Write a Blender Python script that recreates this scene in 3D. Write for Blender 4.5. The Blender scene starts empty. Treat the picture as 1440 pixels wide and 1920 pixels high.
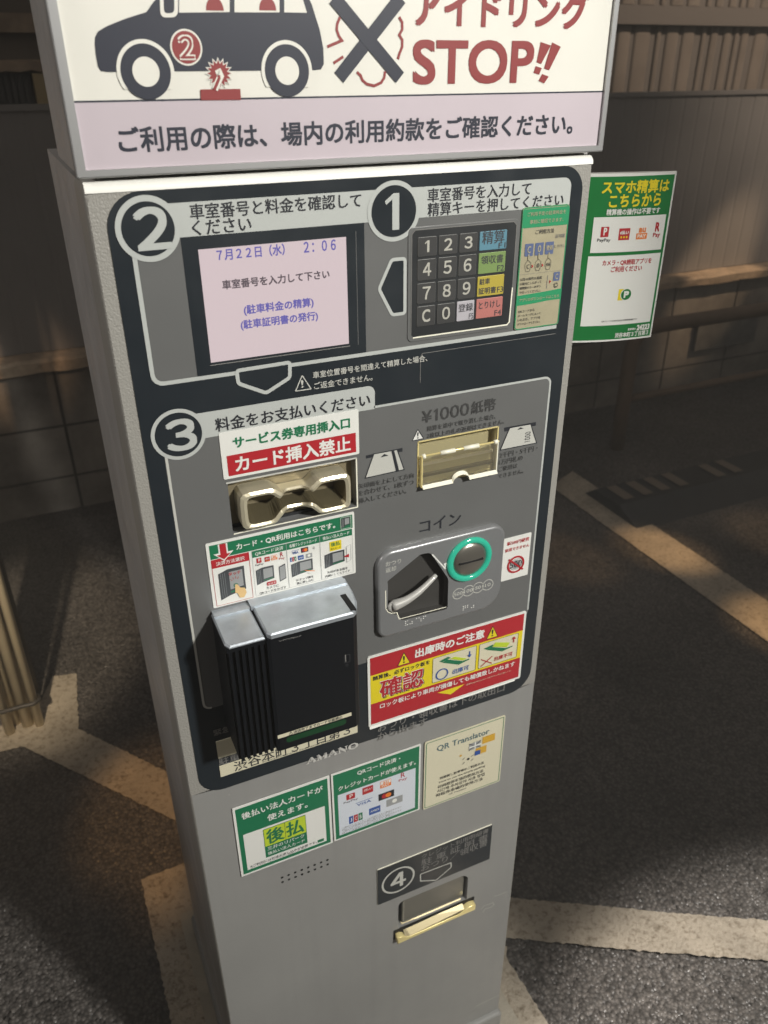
import bpy, bmesh, math, random
from mathutils import Vector, Matrix
from mathutils.geometry import tessellate_polygon
random.seed(7)
scene = bpy.context.scene
C = scene.collection
R = math.radians

# ---------------------------------------------------------------- camera
cam = bpy.data.objects.new('camera', bpy.data.cameras.new('camera'))
C.objects.link(cam)
rows = ((0.911355, 0.204022, -0.357501, -0.053484), (-0.411583, 0.439789, -0.798239, -0.634745), (-0.005633, 0.874620, 0.484776, 1.462033))
cam.matrix_world = Matrix([list(r) for r in rows] + [[0, 0, 0, 1]])
cam.data.sensor_fit = 'VERTICAL'
cam.data.sensor_height = 36
cam.data.sensor_width = 27
cam.data.lens = 28.105
cam.data.clip_start = 0.02
cam.data.clip_end = 200
cam.data.dof.use_dof = True
cam.data.dof.focus_distance = 0.80
cam.data.dof.aperture_fstop = 9.0
scene.camera = cam

# ---------------------------------------------------------------- night sky, lamps, exposure
w = bpy.data.worlds.new('World')
scene.world = w
w.use_nodes = True
bg = w.node_tree.nodes['Background']
bg.inputs[0].default_value = (1.0, 0.91, 0.83, 1)
bg.inputs[1].default_value = 0.175

def lamp(name, kind, loc, aim, power, color, radius=0.1, cone=40, blend=0.5):
    l = bpy.data.lights.new(name, kind)
    l.energy = power
    l.color = color
    l.shadow_soft_size = radius
    if kind == 'SPOT':
        l.spot_size = R(cone)
        l.spot_blend = blend
    o = bpy.data.objects.new(name, l)
    C.objects.link(o)
    o.location = loc
    o.rotation_euler = (Vector(aim) - Vector(loc)).to_track_quat('-Z', 'Y').to_euler()
    return o
flood = lamp('machine_flood_lamp', 'SPOT', (1.12, -2.0, 2.45), (0.215, 0.0, 1.00), 350, (1.0, 0.98, 0.92), 0.10, 48, 0.30)
flood.scale = (0.33, 1.0, 1.0)      # a narrow upright beam
lamp('ground_flood_lamp', 'SPOT', (1.75, -1.2, 2.4), (1.0, -0.56, 0), 430, (1.0, 0.95, 0.88), 0.04, 28, 0.28)
# sodium street light on the ground: added narrow spots, each shaped for one patch
for aim, power, cone, blend in (((-0.01, 0.735, 0), 560, 4.0, 0.5), ((-0.045, 0.50, 0), 300, 1.3, 0.4)):
    lamp('street_spot_left', 'SPOT', (-1.6, -2.4, 4.2), aim, power, (1.0, 0.55, 0.20), 0.05, cone, blend)
for aim, power, cone, blend in (((1.79, 1.12, 0), 1300, 2.7, 0.3), ((1.84, 0.60, 0), 1300, 3.4, 0.35), ((1.45, 1.22, 0), 420, 3.4, 0.6), ((2.25, 1.00, 0), 420, 4.0, 0.5)):
    lamp('street_spot_right', 'SPOT', (3.4, -2.2, 4.2), aim, power, (1.0, 0.64, 0.32), 0.05, cone, blend)
lamp('wall_fill_spot', 'SPOT', (-0.9, -2.2, 3.4), (-0.30, 1.15, 0.30), 950, (1.0, 0.84, 0.62), 0.06, 8.5, 0.6)  # unseen spot added to brighten the conduits
lamp('wall_fill_spot', 'SPOT', (-0.9, -2.2, 3.4), (-0.15, 2.27, 0.61), 620, (1.0, 0.66, 0.40), 0.06, 4.5, 0.7)  # second added spot, warms the coping on the left
lamp('side_fill_spot', 'SPOT', (-2.6, -0.4, 2.8), (0.0, 0.2, 1.25), 110, (1.0, 0.94, 0.90), 0.15, 25, 0.6)  # unseen fill added to lift the machine's left side
lamp('back_fill_spot', 'SPOT', (4.6, 0.6, 3.6), (3.6, 3.0, 1.60), 380, (1.0, 0.80, 0.62), 0.06, 46, 0.85)  # unseen spot added to brighten the batten screen
lamp('back_fill_spot', 'SPOT', (4.6, 0.6, 3.6), (3.1, 2.27, 0.66), 420, (1.0, 0.70, 0.44), 0.04, 8, 0.7)  # narrow spot added to light the coping on the right
scene.view_settings.view_transform = 'Standard'
scene.view_settings.look = 'None'
scene.view_settings.exposure = 0.0
scene.view_settings.gamma = 1.0
scene.render.film_transparent = False
scene.cycles.use_denoising = True
scene.cycles.max_bounces = 6

# ---------------------------------------------------------------- materials
MATS = {}
def mat(name, col, rough=0.45, metal=0.0, spec=0.5, coat=0.0, bump=0.0, bscale=900, var=0.0, vscale=6.0,
        emit=None, estr=0.0, trans=0.0, ior=1.45, detail=3.0, smudge=0.0, streak=0.0):
    if name in MATS:
        return MATS[name]
    m = bpy.data.materials.new(name)
    m.use_nodes = True
    nt = m.node_tree
    p = nt.nodes['Principled BSDF']
    p.inputs['Base Color'].default_value = (*col, 1)
    p.inputs['Roughness'].default_value = rough
    p.inputs['Metallic'].default_value = metal
    p.inputs['Specular IOR Level'].default_value = spec
    p.inputs['Coat Weight'].default_value = coat
    p.inputs['Coat Roughness'].default_value = 0.12
    p.inputs['Transmission Weight'].default_value = trans
    p.inputs['IOR'].default_value = ior
    if emit:
        p.inputs['Emission Color'].default_value = (*emit, 1)
        p.inputs['Emission Strength'].default_value = estr
    tc = nt.nodes.new('ShaderNodeTexCoord')
    if var > 0:
        n = nt.nodes.new('ShaderNodeTexNoise')
        n.inputs['Scale'].default_value = vscale
        n.inputs['Detail'].default_value = 5
        nt.links.new(tc.outputs['Object'], n.inputs['Vector'])
        mr = nt.nodes.new('ShaderNodeMapRange')
        mr.inputs[1].default_value = 0.3
        mr.inputs[2].default_value = 0.7
        mr.inputs[3].default_value = 1 - var
        mr.inputs[4].default_value = 1 + var
        nt.links.new(n.outputs['Fac'], mr.inputs[0])
        mx = nt.nodes.new('ShaderNodeVectorMath')
        mx.operation = 'SCALE'
        mx.inputs[0].default_value = col
        nt.links.new(mr.outputs[0], mx.inputs['Scale'])
        if streak > 0:                              # rain streaks run down the paint
            mp = nt.nodes.new('ShaderNodeMapping')
            mp.inputs['Scale'].default_value = (70, 70, 2.2)
            nt.links.new(tc.outputs['Object'], mp.inputs['Vector'])
            n2 = nt.nodes.new('ShaderNodeTexNoise')
            n2.inputs['Scale'].default_value = 1.0
            n2.inputs['Detail'].default_value = 4
            nt.links.new(mp.outputs[0], n2.inputs['Vector'])
            m2 = nt.nodes.new('ShaderNodeMapRange')
            m2.inputs[1].default_value = 0.48
            m2.inputs[2].default_value = 0.75
            m2.inputs[3].default_value = 1.0
            m2.inputs[4].default_value = 1.0 - streak
            nt.links.new(n2.outputs['Fac'], m2.inputs[0])
            mm2 = nt.nodes.new('ShaderNodeMath')
            mm2.operation = 'MULTIPLY'
            nt.links.new(mr.outputs[0], mm2.inputs[0])
            nt.links.new(m2.outputs[0], mm2.inputs[1])
            nt.links.new(mm2.outputs[0], mx.inputs['Scale'])
        nt.links.new(mx.outputs[0], p.inputs['Base Color'])
    if smudge > 0:
        n = nt.nodes.new('ShaderNodeTexNoise')
        n.inputs['Scale'].default_value = 22
        n.inputs['Detail'].default_value = 6
        nt.links.new(tc.outputs['Object'], n.inputs['Vector'])
        mr = nt.nodes.new('ShaderNodeMapRange')
        mr.inputs[1].default_value = 0.35
        mr.inputs[2].default_value = 0.7
        mr.inputs[3].default_value = rough
        mr.inputs[4].default_value = min(1, rough + smudge)
        nt.links.new(n.outputs['Fac'], mr.inputs[0])
        nt.links.new(mr.outputs[0], p.inputs['Roughness'])
    if bump > 0:
        n = nt.nodes.new('ShaderNodeTexNoise')
        n.inputs['Scale'].default_value = bscale
        n.inputs['Detail'].default_value = detail
        nt.links.new(tc.outputs['Object'], n.inputs['Vector'])
        b = nt.nodes.new('ShaderNodeBump')
        b.inputs['Strength'].default_value = bump
        b.inputs['Distance'].default_value = 0.002
        nt.links.new(n.outputs['Fac'], b.inputs['Height'])
        nt.links.new(b.outputs[0], p.inputs['Normal'])
    MATS[name] = m
    return m
SLATE = mat('slate_black_film', (0.016, 0.021, 0.026), 0.28, coat=0.3, smudge=0.15)
GREY = mat('grey_film', (0.128, 0.130, 0.128), 0.36, coat=0.25, smudge=0.15)
LIGHT = mat('light_grey_print', (0.46, 0.48, 0.46), 0.36, coat=0.25, smudge=0.12)
INK = mat('dark_ink', (0.020, 0.022, 0.028), 0.5)
MIDINK = mat('grey_ink', (0.05, 0.05, 0.05), 0.5)
PALEINK = mat('pale_ink', (0.50, 0.50, 0.46), 0.5)
DIMINK = mat('dim_grey_ink', (0.20, 0.195, 0.185), 0.5)
PAINT = mat('silver_grey_paint', (0.262, 0.260, 0.250), 0.42, spec=0.5, bump=0.05, bscale=700, var=0.06, vscale=5, smudge=0.15, streak=0.05)
STRIP = mat('textured_silver_paint', (0.300, 0.290, 0.265), 0.36, spec=0.6, bump=0.35, bscale=520, detail=1.5)
SIDEP = mat('side_grey_paint', (0.38, 0.37, 0.36), 0.30, spec=0.6, bump=0.06, bscale=300, var=0.08, vscale=4, smudge=0.15, streak=0.08)
ALU = mat('aluminium_frame', (0.42, 0.42, 0.42), 0.38, metal=0.6)
SIGNW = mat('sign_white', (0.73, 0.715, 0.65), 0.40, coat=0.2, var=0.03, vscale=9, bump=0.02, bscale=60)
SIGNP = mat('sign_lilac', (0.52, 0.455, 0.495), 0.42, coat=0.2, var=0.03, vscale=9, bump=0.02, bscale=60)
NAVY = mat('sign_slate', (0.024, 0.027, 0.042), 0.45)
MAROON = mat('sign_maroon', (0.245, 0.035, 0.035), 0.45)
WHITE = mat('sticker_white', (0.74, 0.74, 0.70), 0.35, coat=0.2)
CREAM = mat('sticker_cream', (0.66, 0.62, 0.46), 0.35, coat=0.3)
SAND = mat('sticker_sand', (0.37, 0.335, 0.225), 0.35, coat=0.3, var=0.06, vscale=60)
GREEN = mat('sticker_green', (0.015, 0.165, 0.075), 0.35, coat=0.2)
GREEN2 = mat('sticker_bright_green', (0.03, 0.27, 0.12), 0.35, coat=0.2)
SGREEN = mat('side_sign_green', (0.012, 0.17, 0.04), 0.3, coat=0.3, var=0.10, vscale=14)
RED = mat('sticker_red', (0.42, 0.022, 0.030), 0.35, coat=0.2)
YELLOW = mat('sticker_yellow', (0.74, 0.60, 0.02), 0.35, coat=0.2)
LIME = mat('sticker_lime', (0.48, 0.60, 0.04), 0.35)
BLUE = mat('sticker_blue', (0.03, 0.09, 0.32), 0.35)
ORANGE = mat('sticker_orange', (0.75, 0.20, 0.03), 0.35)
SKIN = mat('drawn_hand', (0.70, 0.48, 0.22), 0.4)
DGREY = mat('drawn_terminal', (0.05, 0.055, 0.06), 0.4)
MGREY = mat('drawn_grey', (0.30, 0.31, 0.31), 0.4)
GOLD = mat('gold_plated_metal', (0.62, 0.565, 0.41), 0.30, metal=0.45, bump=0.05, bscale=500)
GOLDB = mat('polished_gold_metal', (0.92, 0.78, 0.36), 0.30, metal=0.35)
DARKGOLD = mat('dark_slot_metal', (0.20, 0.17, 0.10), 0.35, metal=0.7)
BLACK = mat('black_plastic', (0.005, 0.006, 0.008), 0.45, spec=0.35, bump=0.03, bscale=500)
BLACKM = mat('black_gap', (0.006, 0.006, 0.007), 0.7)
SILV = mat('brushed_silver_cap', (0.46, 0.50, 0.54), 0.38, metal=0.55, bump=0.10, bscale=160, var=0.10, vscale=60)
CHROME = mat('chrome_lever', (0.62, 0.61, 0.58), 0.30, metal=0.35)
COINP = mat('coin_plate_grey', (0.25, 0.255, 0.26), 0.28, metal=0.35, coat=0.3, smudge=0.1)
COINR = mat('coin_recess', (0.048, 0.046, 0.043), 0.45)
RING = mat('green_light_ring', (0.03, 0.33, 0.22), 0.15, coat=0.6, emit=(0.010, 0.50, 0.32), estr=0.30)
SCREEN = mat('lit_screen', (0.10, 0.10, 0.10), 0.25, emit=(0.70, 0.555, 0.58), estr=0.80)
SCRBLUE = mat('screen_blue_ink', (0.03, 0.03, 0.10), 0.3, emit=(0.115, 0.10, 0.34), estr=0.9)
SCRINK = mat('screen_black_ink', (0.03, 0.03, 0.03), 0.3, emit=(0.085, 0.06, 0.075), estr=0.9)
KEYD = mat('dark_key', (0.050, 0.050, 0.050), 0.35, smudge=0.15)
KEYB = mat('blue_key', (0.11, 0.24, 0.31), 0.35)
KEYG = mat('green_key', (0.19, 0.28, 0.10), 0.35)
KEYY = mat('yellow_key', (0.43, 0.35, 0.06), 0.35)
KEYR = mat('red_key', (0.45, 0.17, 0.15), 0.35)
KEYW = mat('lilac_key', (0.44, 0.42, 0.45), 0.35)
CLEAR = mat('clear_acrylic', (0.95, 0.90, 0.72), 0.08, trans=0.92, ior=1.40)
FROST = mat('acrylic_edge', (0.86, 0.84, 0.70), 0.30, spec=0.7)
PIPE = mat('beige_conduit', (0.66, 0.57, 0.40), 0.42, var=0.10, vscale=8)
RUST = mat('dark_strap', (0.045, 0.040, 0.035), 0.5)

# ---------------------------------------------------------------- mesh builder (millimetres on the machine face: x right, z up, y into the machine)
_font = bpy.data.curves.new('lettering', 'FONT')
_font_ob = bpy.data.objects.new('lettering', _font)
C.objects.link(_font_ob)
_cache = {}
def glyphs(s, res=2):
    k = (s, res)
    if k not in _cache:
        _font.body = s
        _font.resolution_u = res
        dg = bpy.context.evaluated_depsgraph_get()
        dg.update()
        me = bpy.data.meshes.new_from_object(_font_ob.evaluated_get(dg))
        v = [(p.co.x, p.co.y) for p in me.vertices]
        f = [tuple(q.vertices) for q in me.polygons]
        bpy.data.meshes.remove(me)
        xs = [a for a, b in v]; ys = [b for a, b in v]
        _cache[k] = (v, f, min(xs), min(ys), max(xs), max(ys))
    return _cache[k]

class MB:
    def __init__(self):
        self.v = []; self.f = []; self.m = []; self.sm = []; self.mats = []
    def mi(self, m):
        if m not in self.mats: self.mats.append(m)
        return self.mats.index(m)
    def add(self, verts, faces, m, smooth=False):
        o = len(self.v)
        self.v += [tuple(p) for p in verts]
        k = self.mi(m)
        for f in faces:
            self.f.append([o + i for i in f]); self.m.append(k); self.sm.append(smooth)
    # flat prints facing the viewer (-y)
    def poly(self, pts, y, m):
        tris = tessellate_polygon([[Vector((p[0], p[1], 0)) for p in pts]])
        self._flat(pts, tris, y, m)
    def holed(self, outer, holes, y, m):
        loops = [outer] + holes
        tris = tessellate_polygon([[Vector((p[0], p[1], 0)) for p in l] for l in loops])
        self._flat([p for l in loops for p in l], tris, y, m)
    def _flat(self, pts, tris, y, m):
        fs = []
        for a, b, c in tris:
            ar = (pts[b][0]-pts[a][0])*(pts[c][1]-pts[a][1]) - (pts[c][0]-pts[a][0])*(pts[b][1]-pts[a][1])
            if abs(ar) < 1e-9: continue
            fs.append((a, b, c) if ar > 0 else (a, c, b))
        self.add([(p[0], y, p[1]) for p in pts], fs, m)
    def rect(self, x0, z0, x1, z1, y, m):
        self.add([(x0, y, z0), (x1, y, z0), (x1, y, z1), (x0, y, z1)], [(0, 1, 2, 3)], m)
    def rrect(self, x0, z0, x1, z1, r, y, m):
        self.poly(rr(x0, z0, x1, z1, r), y, m)
    def disc(self, cx, cz, r, y, m, n=36, rz=None):
        self.poly(circ(cx, cz, r, n, rz), y, m)
    def ring(self, cx, cz, r0, r1, y, m, n=40, a0=0, a1=360):
        full = abs(a1 - a0) >= 360
        vs = []; fs = []
        k = n if full else n + 1
        for i in range(k):
            a = R(a0 + (a1 - a0) * i / n)
            vs += [(cx + r0*math.cos(a), y, cz + r0*math.sin(a)), (cx + r1*math.cos(a), y, cz + r1*math.sin(a))]
        for i in range(n):
            j = (i + 1) % k
            fs.append((2*i, 2*i+1, 2*j+1, 2*j))
        self.add(vs, fs, m)
    def stroke(self, pts, w, y, m, closed=False, dy=0.0):
        n = len(pts); L = []; Rr = []
        for i in range(n):
            p = Vector(pts[i])
            a = Vector(pts[i-1]) if (i > 0 or closed) else None
            b = Vector(pts[(i+1) % n]) if (i < n-1 or closed) else None
            d1 = (p-a).normalized() if a is not None and (p-a).length > 1e-6 else None
            d2 = (b-p).normalized() if b is not None and (b-p).length > 1e-6 else None
            d1 = d1 or d2; d2 = d2 or d1
            t = (d1 + d2)
            t = t.normalized() if t.length > 1e-6 else d1
            nn = Vector((-t.y, t.x))
            k = max(0.35, nn.dot(Vector((-d1.y, d1.x))))
            L.append(p + nn*(w/2/k)); Rr.append(p - nn*(w/2/k))
        vs = [(p.x, y, p.y) for p in L] + [(p.x, y, p.y) for p in Rr]
        fs = []
        for i in range(n if closed else n-1):
            j = (i+1) % n
            fs.append((n+i, n+j, j, i))
        self.add(vs, fs, m)
    NAT = True
    def text(self, s, x0, z0, x1, z1, y, m, bold=0.0, res=2, rot=0, nat=True):
        v, f, a, b, c, d = glyphs(s, res)
        if self.NAT and nat and rot == 0 and len(s) > 1 and any(ord(ch) > 0x2e80 for ch in s) and '\n' not in s and z1 > z0:
            h = (x1-x0)*(d-b)/(c-a)
            h = min(max(h, 0.72*(z1-z0)), 1.6*(z1-z0)); zc = (z0+z1)/2
            z0, z1 = zc-h/2, zc+h/2
        sx = (x1-x0)/(c-a); sz = (z1-z0)/(d-b)
        if rot == 90:
            base = [(x1 - (q-b)/(d-b)*(x1-x0), z0 + (p-a)/(c-a)*(z1-z0)) for p, q in v]
        else:
            base = [(x0 + (p-a)*sx, z0 + (q-b)*sz) for p, q in v]
        offs = [(0, 0)] if bold <= 0 else [(-bold, -bold), (bold, -bold), (bold, bold), (-bold, bold), (0, 0)]
        for i, (ox, oz) in enumerate(offs):
            self.add([(p+ox, y - 0.02*i, q+oz) for p, q in base], f, m)
    # solids
    def box(self, x0, y0, z0, x1, y1, z1, m):
        vs = [(x, y, z) for z in (z0, z1) for y in (y0, y1) for x in (x0, x1)]
        self.add(vs, [(0, 2, 3, 1), (4, 5, 7, 6), (0, 1, 5, 4), (2, 6, 7, 3), (0, 4, 6, 2), (1, 3, 7, 5)], m)
    def prism(self, pts, y0, y1, m, mside=None, bev=0.0, holes=()):
        """plate with its face at y0 (towards the viewer), back at y1; bev rounds the front rim"""
        pts = ccw(pts)
        face = inset(pts, bev) if bev > 0 else pts
        if holes: self.holed(face, [list(h) for h in holes], y0, m)
        else: self.poly(face, y0, m)
        n = len(pts)
        loops = []
        if bev > 0:
            for k in range(0, 4):
                a = R(90 * k / 3)
                loops.append((inset(pts, bev*(1-math.sin(a))), y0 + bev*(1-math.cos(a))))
        else:
            loops.append((pts, y0))
        loops.append((pts, y1))
        vs = [(p[0], y, p[1]) for l, y in loops for p in l]
        fs = []
        for k in range(len(loops)-1):
            for i in range(n):
                j = (i+1) % n
                fs.append((k*n+i, (k+1)*n+i, (k+1)*n+j, k*n+j))
        self.add(vs, fs, mside or m, smooth=bev > 0)
    def wall(self, pts, y0, y1, m, pts2=None):
        """inner wall of a hole, from y0 (front) back to y1"""
        pts2 = pts2 or pts
        n = len(pts)
        vs = [(p[0], y0, p[1]) for p in pts] + [(p[0], y1, p[1]) for p in pts2]
        self.add(vs, [(i, (i+1) % n, n+(i+1) % n, n+i) for i in range(n)], m)
    def tube(self, path, r, m, n=12, cap=True):
        path = [Vector(p) for p in path]
        rad = r if isinstance(r, (list, tuple)) else [r]*len(path)
        vs = []; fs = []
        up = None
        for i, p in enumerate(path):
            t = (path[min(i+1, len(path)-1)] - path[max(i-1, 0)]).normalized()
            if up is None:
                up = Vector((0, 0, 1)) if abs(t.z) < 0.9 else Vector((1, 0, 0))
            u = (up - t*up.dot(t)).normalized(); up = u
            q = t.cross(u)
            for k in range(n):
                a = 2*math.pi*k/n
                vs.append(p + (u*math.cos(a) + q*math.sin(a))*rad[i])
        for i in range(len(path)-1):
            for k in range(n):
                fs.append((i*n+k, i*n+(k+1) % n, (i+1)*n+(k+1) % n, (i+1)*n+k))
        if cap:
            fs.append(tuple(reversed(range(n)))); fs.append(tuple((len(path)-1)*n+k for k in range(n)))
        self.add(vs, fs, m, smooth=True)
    def torus(self, cx, y, cz, r0, r1, m, n=40, k=10, flat=0.7):
        rc = (r0+r1)/2; rt = (r1-r0)/2
        vs = []; fs = []
        for i in range(n):
            a = 2*math.pi*i/n
            for j in range(k):
                b = 2*math.pi*j/k
                rr_ = rc + rt*math.cos(b)
                vs.append((cx+rr_*math.cos(a), y - rt*flat*math.sin(b), cz+rr_*math.sin(a)))
        for i in range(n):
            for j in range(k):
                fs.append((i*k+j, ((i+1) % n)*k+j, ((i+1) % n)*k+(j+1) % k, i*k+(j+1) % k))
        self.add(vs, fs, m, smooth=True)
    def build(self, name, parent=None, scale=0.001, label=None):
        me = bpy.data.meshes.new(name)
        off = Vector((0, 0, 0))
        if parent is not None:
            o_ = parent
            while o_ is not None:
                off = off + o_.location
                o_ = o_.parent
        me.from_pydata([Vector(p)*scale - off for p in self.v], [], self.f)
        for m in self.mats: me.materials.append(m)
        me.polygons.foreach_set('material_index', self.m)
        me.polygons.foreach_set('use_smooth', self.sm)
        me.update()
        o = bpy.data.objects.new(name, me)
        C.objects.link(o)
        if parent is not None: o.parent = parent
        if label: o['label'] = label
        return o

def one(x0, z0, x1, z1):
    w_, h = x1-x0, z1-z0
    return [(x0+w_*.52, z0), (x1, z0), (x1, z1), (x0+w_*.60, z1), (x0, z1-h*.20), (x0+w_*.10, z1-h*.30), (x0+w_*.52, z1-h*.16)]
def ccw(p):
    a = sum(p[i][0]*p[(i+1) % len(p)][1] - p[(i+1) % len(p)][0]*p[i][1] for i in range(len(p)))
    return list(p) if a > 0 else list(reversed(p))
def circ(cx, cz, r, n=36, rz=None):
    rz = rz or r
    return [(cx+r*math.cos(2*math.pi*i/n), cz+rz*math.sin(2*math.pi*i/n)) for i in range(n)]
def rr(x0, z0, x1, z1, r, n=6):
    if not isinstance(r, (list, tuple)): r = (r, r, r, r)     # bl, br, tr, tl
    out = []
    for (cx, cz, a0, q) in ((x0+r[0], z0+r[0], 180, r[0]), (x1-r[1], z0+r[1], 270, r[1]), (x1-r[2], z1-r[2], 0, r[2]), (x0+r[3], z1-r[3], 90, r[3])):
        if q <= 0: out.append((cx, cz)); continue
        for i in range(n+1):
            a = R(a0 + 90*i/n)
            out.append((cx+q*math.cos(a), cz+q*math.sin(a)))
    return out
def rcorner(pts, r, n=5):
    """round every corner of a polygon"""
    out = []
    N = len(pts)
    for i in range(N):
        p = Vector(pts[i]); a = (Vector(pts[i-1])-p); b = (Vector(pts[(i+1) % N])-p)
        d = min(r, a.length*0.45, b.length*0.45)
        s = p + a.normalized()*d; e = p + b.normalized()*d
        for k in range(n+1):
            t = k/n
            q = s*(1-t)**2 + p*2*t*(1-t) + e*t*t
            out.append((q.x, q.y))
    return out
def inset(pts, d):
    out = []
    N = len(pts)
    for i in range(N):
        p = Vector(pts[i]); a = Vector(pts[i-1]); b = Vector(pts[(i+1) % N])
        if (p-a).length < 1e-6 or (b-p).length < 1e-6: out.append(tuple(p)); continue
        d1 = (p-a).normalized(); d2 = (b-p).normalized()
        n1 = Vector((-d1.y, d1.x)); n2 = Vector((-d2.y, d2.x))
        nn = (n1+n2)
        nn = nn.normalized() if nn.length > 1e-6 else n1
        q = p + nn*(d/max(0.4, nn.dot(n1)))
        out.append((q.x, q.y))
    return out
def thing(name, loc, label, cat, group=None):
    o = bpy.data.objects.new(name, None)
    C.objects.link(o)
    o.location = loc
    o['label'] = label; o['category'] = cat
    if group: o['group'] = group
    return o
def tag(o, label, cat, group=None):
    o['label'] = label; o['category'] = cat
    if group: o['group'] = group
    return o
def structure(o):
    o['kind'] = 'structure'
    return o

# ================================================================ SETTING
def ground_mat():
    m = bpy.data.materials.new('asphalt'); m.use_nodes = True
    nt = m.node_tree; p = nt.nodes['Principled BSDF']
    N = nt.nodes.new; L = nt.links.new
    tc = N('ShaderNodeTexCoord')
    v = N('ShaderNodeTexVoronoi'); v.inputs['Scale'].default_value = 150
    L(tc.outputs['Object'], v.inputs['Vector'])
    sep = N('ShaderNodeSeparateColor'); L(v.outputs['Color'], sep.inputs[0])
    big = N('ShaderNodeTexNoise'); big.inputs['Scale'].default_value = 2.2; big.inputs['Detail'].default_value = 6
    L(tc.outputs['Object'], big.inputs['Vector'])
    r1 = N('ShaderNodeMapRange'); r1.inputs[3].default_value = 0.10; r1.inputs[4].default_value = 0.18
    L(sep.outputs[0], r1.inputs[0])
    r2 = N('ShaderNodeMapRange'); r2.inputs[1].default_value = 0.3; r2.inputs[2].default_value = 0.7; r2.inputs[3].default_value = 0.6; r2.inputs[4].default_value = 1.25
    L(big.outputs['Fac'], r2.inputs[0])
    mu = N('ShaderNodeMath'); mu.operation = 'MULTIPLY'; L(r1.outputs[0], mu.inputs[0]); L(r2.outputs[0], mu.inputs[1])
    dk = N('ShaderNodeMapRange'); dk.inputs[1].default_value = 0.25; dk.inputs[2].default_value = 0.75; dk.inputs[3].default_value = 1.0; dk.inputs[4].default_value = 0.45
    L(v.outputs['Distance'], dk.inputs[0])
    m2 = N('ShaderNodeMath'); m2.operation = 'MULTIPLY'; L(mu.outputs[0], m2.inputs[0]); L(dk.outputs[0], m2.inputs[1])
    cmb = N('ShaderNodeCombineColor')
    g = N('ShaderNodeMath'); g.operation = 'MULTIPLY'; g.inputs[1].default_value = 0.90; L(m2.outputs[0], g.inputs[0])
    b = N('ShaderNodeMath'); b.operation = 'MULTIPLY'; b.inputs[1].default_value = 0.82; L(m2.outputs[0], b.inputs[0])
    L(m2.outputs[0], cmb.inputs[0]); L(g.outputs[0], cmb.inputs[1]); L(b.outputs[0], cmb.inputs[2])
    L(cmb.outputs[0], p.inputs['Base Color'])
    rg = N('ShaderNodeMapRange'); rg.inputs[3].default_value = 0.35; rg.inputs[4].default_value = 0.8
    L(sep.outputs[1], rg.inputs[0]); L(rg.outputs[0], p.inputs['Roughness'])
    p.inputs['Specular IOR Level'].default_value = 0.45
    # every stone chip tilts its own way
    vs = N('ShaderNodeVectorMath'); vs.operation = 'SUBTRACT'; vs.inputs[1].default_value = (0.5, 0.5, 0.5); L(v.outputs['Color'], vs.inputs[0])
    vk = N('ShaderNodeVectorMath'); vk.operation = 'SCALE'; vk.inputs['Scale'].default_value = 0.7; L(vs.outputs[0], vk.inputs[0])
    geo = N('ShaderNodeNewGeometry')
    va = N('ShaderNodeVectorMath'); va.operation = 'ADD'; L(geo.outputs['Normal'], va.inputs[0]); L(vk.outputs[0], va.inputs[1])
    vn = N('ShaderNodeVectorMath'); vn.operation = 'NORMALIZE'; L(va.outputs[0], vn.inputs[0])
    bp = N('ShaderNodeBump'); bp.inputs['Strength'].default_value = 0.8; bp.inputs['Distance'].default_value = 0.003; bp.invert = True
    L(v.outputs['Distance'], bp.inputs['Height']); L(vn.outputs[0], bp.inputs['Normal'])
    L(bp.outputs[0], p.inputs['Normal'])
    return m
mb = MB()
S = 30.0
mb.add([(-S, -S, 0), (S, -S, 0), (S, S, 0), (-S, S, 0)], [(0, 1, 2, 3)], ground_mat())
structure(mb.build('ground', scale=1))

def line_mat():
    m = bpy.data.materials.new('worn_road_paint'); m.use_nodes = True
    nt = m.node_tree; p = nt.nodes['Principled BSDF']; N = nt.nodes.new; L = nt.links.new
    tc = N('ShaderNodeTexCoord')
    n = N('ShaderNodeTexNoise'); n.inputs['Scale'].default_value = 90; n.inputs['Detail'].default_value = 8; n.inputs['Roughness'].default_value = 0.7
    L(tc.outputs['Object'], n.inputs['Vector'])
    cr = N('ShaderNodeValToRGB')
    cr.color_ramp.elements[0].position = 0.33; cr.color_ramp.elements[0].color = (0.20, 0.16, 0.11, 1)
    cr.color_ramp.elements[1].position = 0.50; cr.color_ramp.elements[1].color = (0.44, 0.38, 0.30, 1)
    L(n.outputs['Fac'], cr.inputs[0])
    n2 = N('ShaderNodeTexNoise'); n2.inputs['Scale'].default_value = 9; n2.inputs['Detail'].default_value = 5
    L(tc.outputs['Object'], n2.inputs['Vector'])
    r = N('ShaderNodeMapRange'); r.inputs[1].default_value = 0.35; r.inputs[2].default_value = 0.7; r.inputs[3].default_value = 1.05; r.inputs[4].default_value = 0.75
    L(n2.outputs['Fac'], r.inputs[0])
    sc_ = N('ShaderNodeVectorMath'); sc_.operation = 'SCALE'; L(cr.outputs[0], sc_.inputs[0]); L(r.outputs[0], sc_.inputs['Scale'])
    L(sc_.outputs[0], p.inputs['Base Color'])
    p.inputs['Roughness'].default_value = 0.6
    v = N('ShaderNodeTexNoise'); v.inputs['Scale'].default_value = 140; v.inputs['Detail'].default_value = 3; L(tc.outputs['Object'], v.inputs['Vector'])
    b = N('ShaderNodeBump'); b.inputs['Strength'].default_value = 0.7; b.inputs['Distance'].default_value = 0.004
    L(v.outputs['Fac'], b.inputs['Height']); L(b.outputs[0], p.inputs['Normal'])
    return m
LINE = line_mat()
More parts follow.
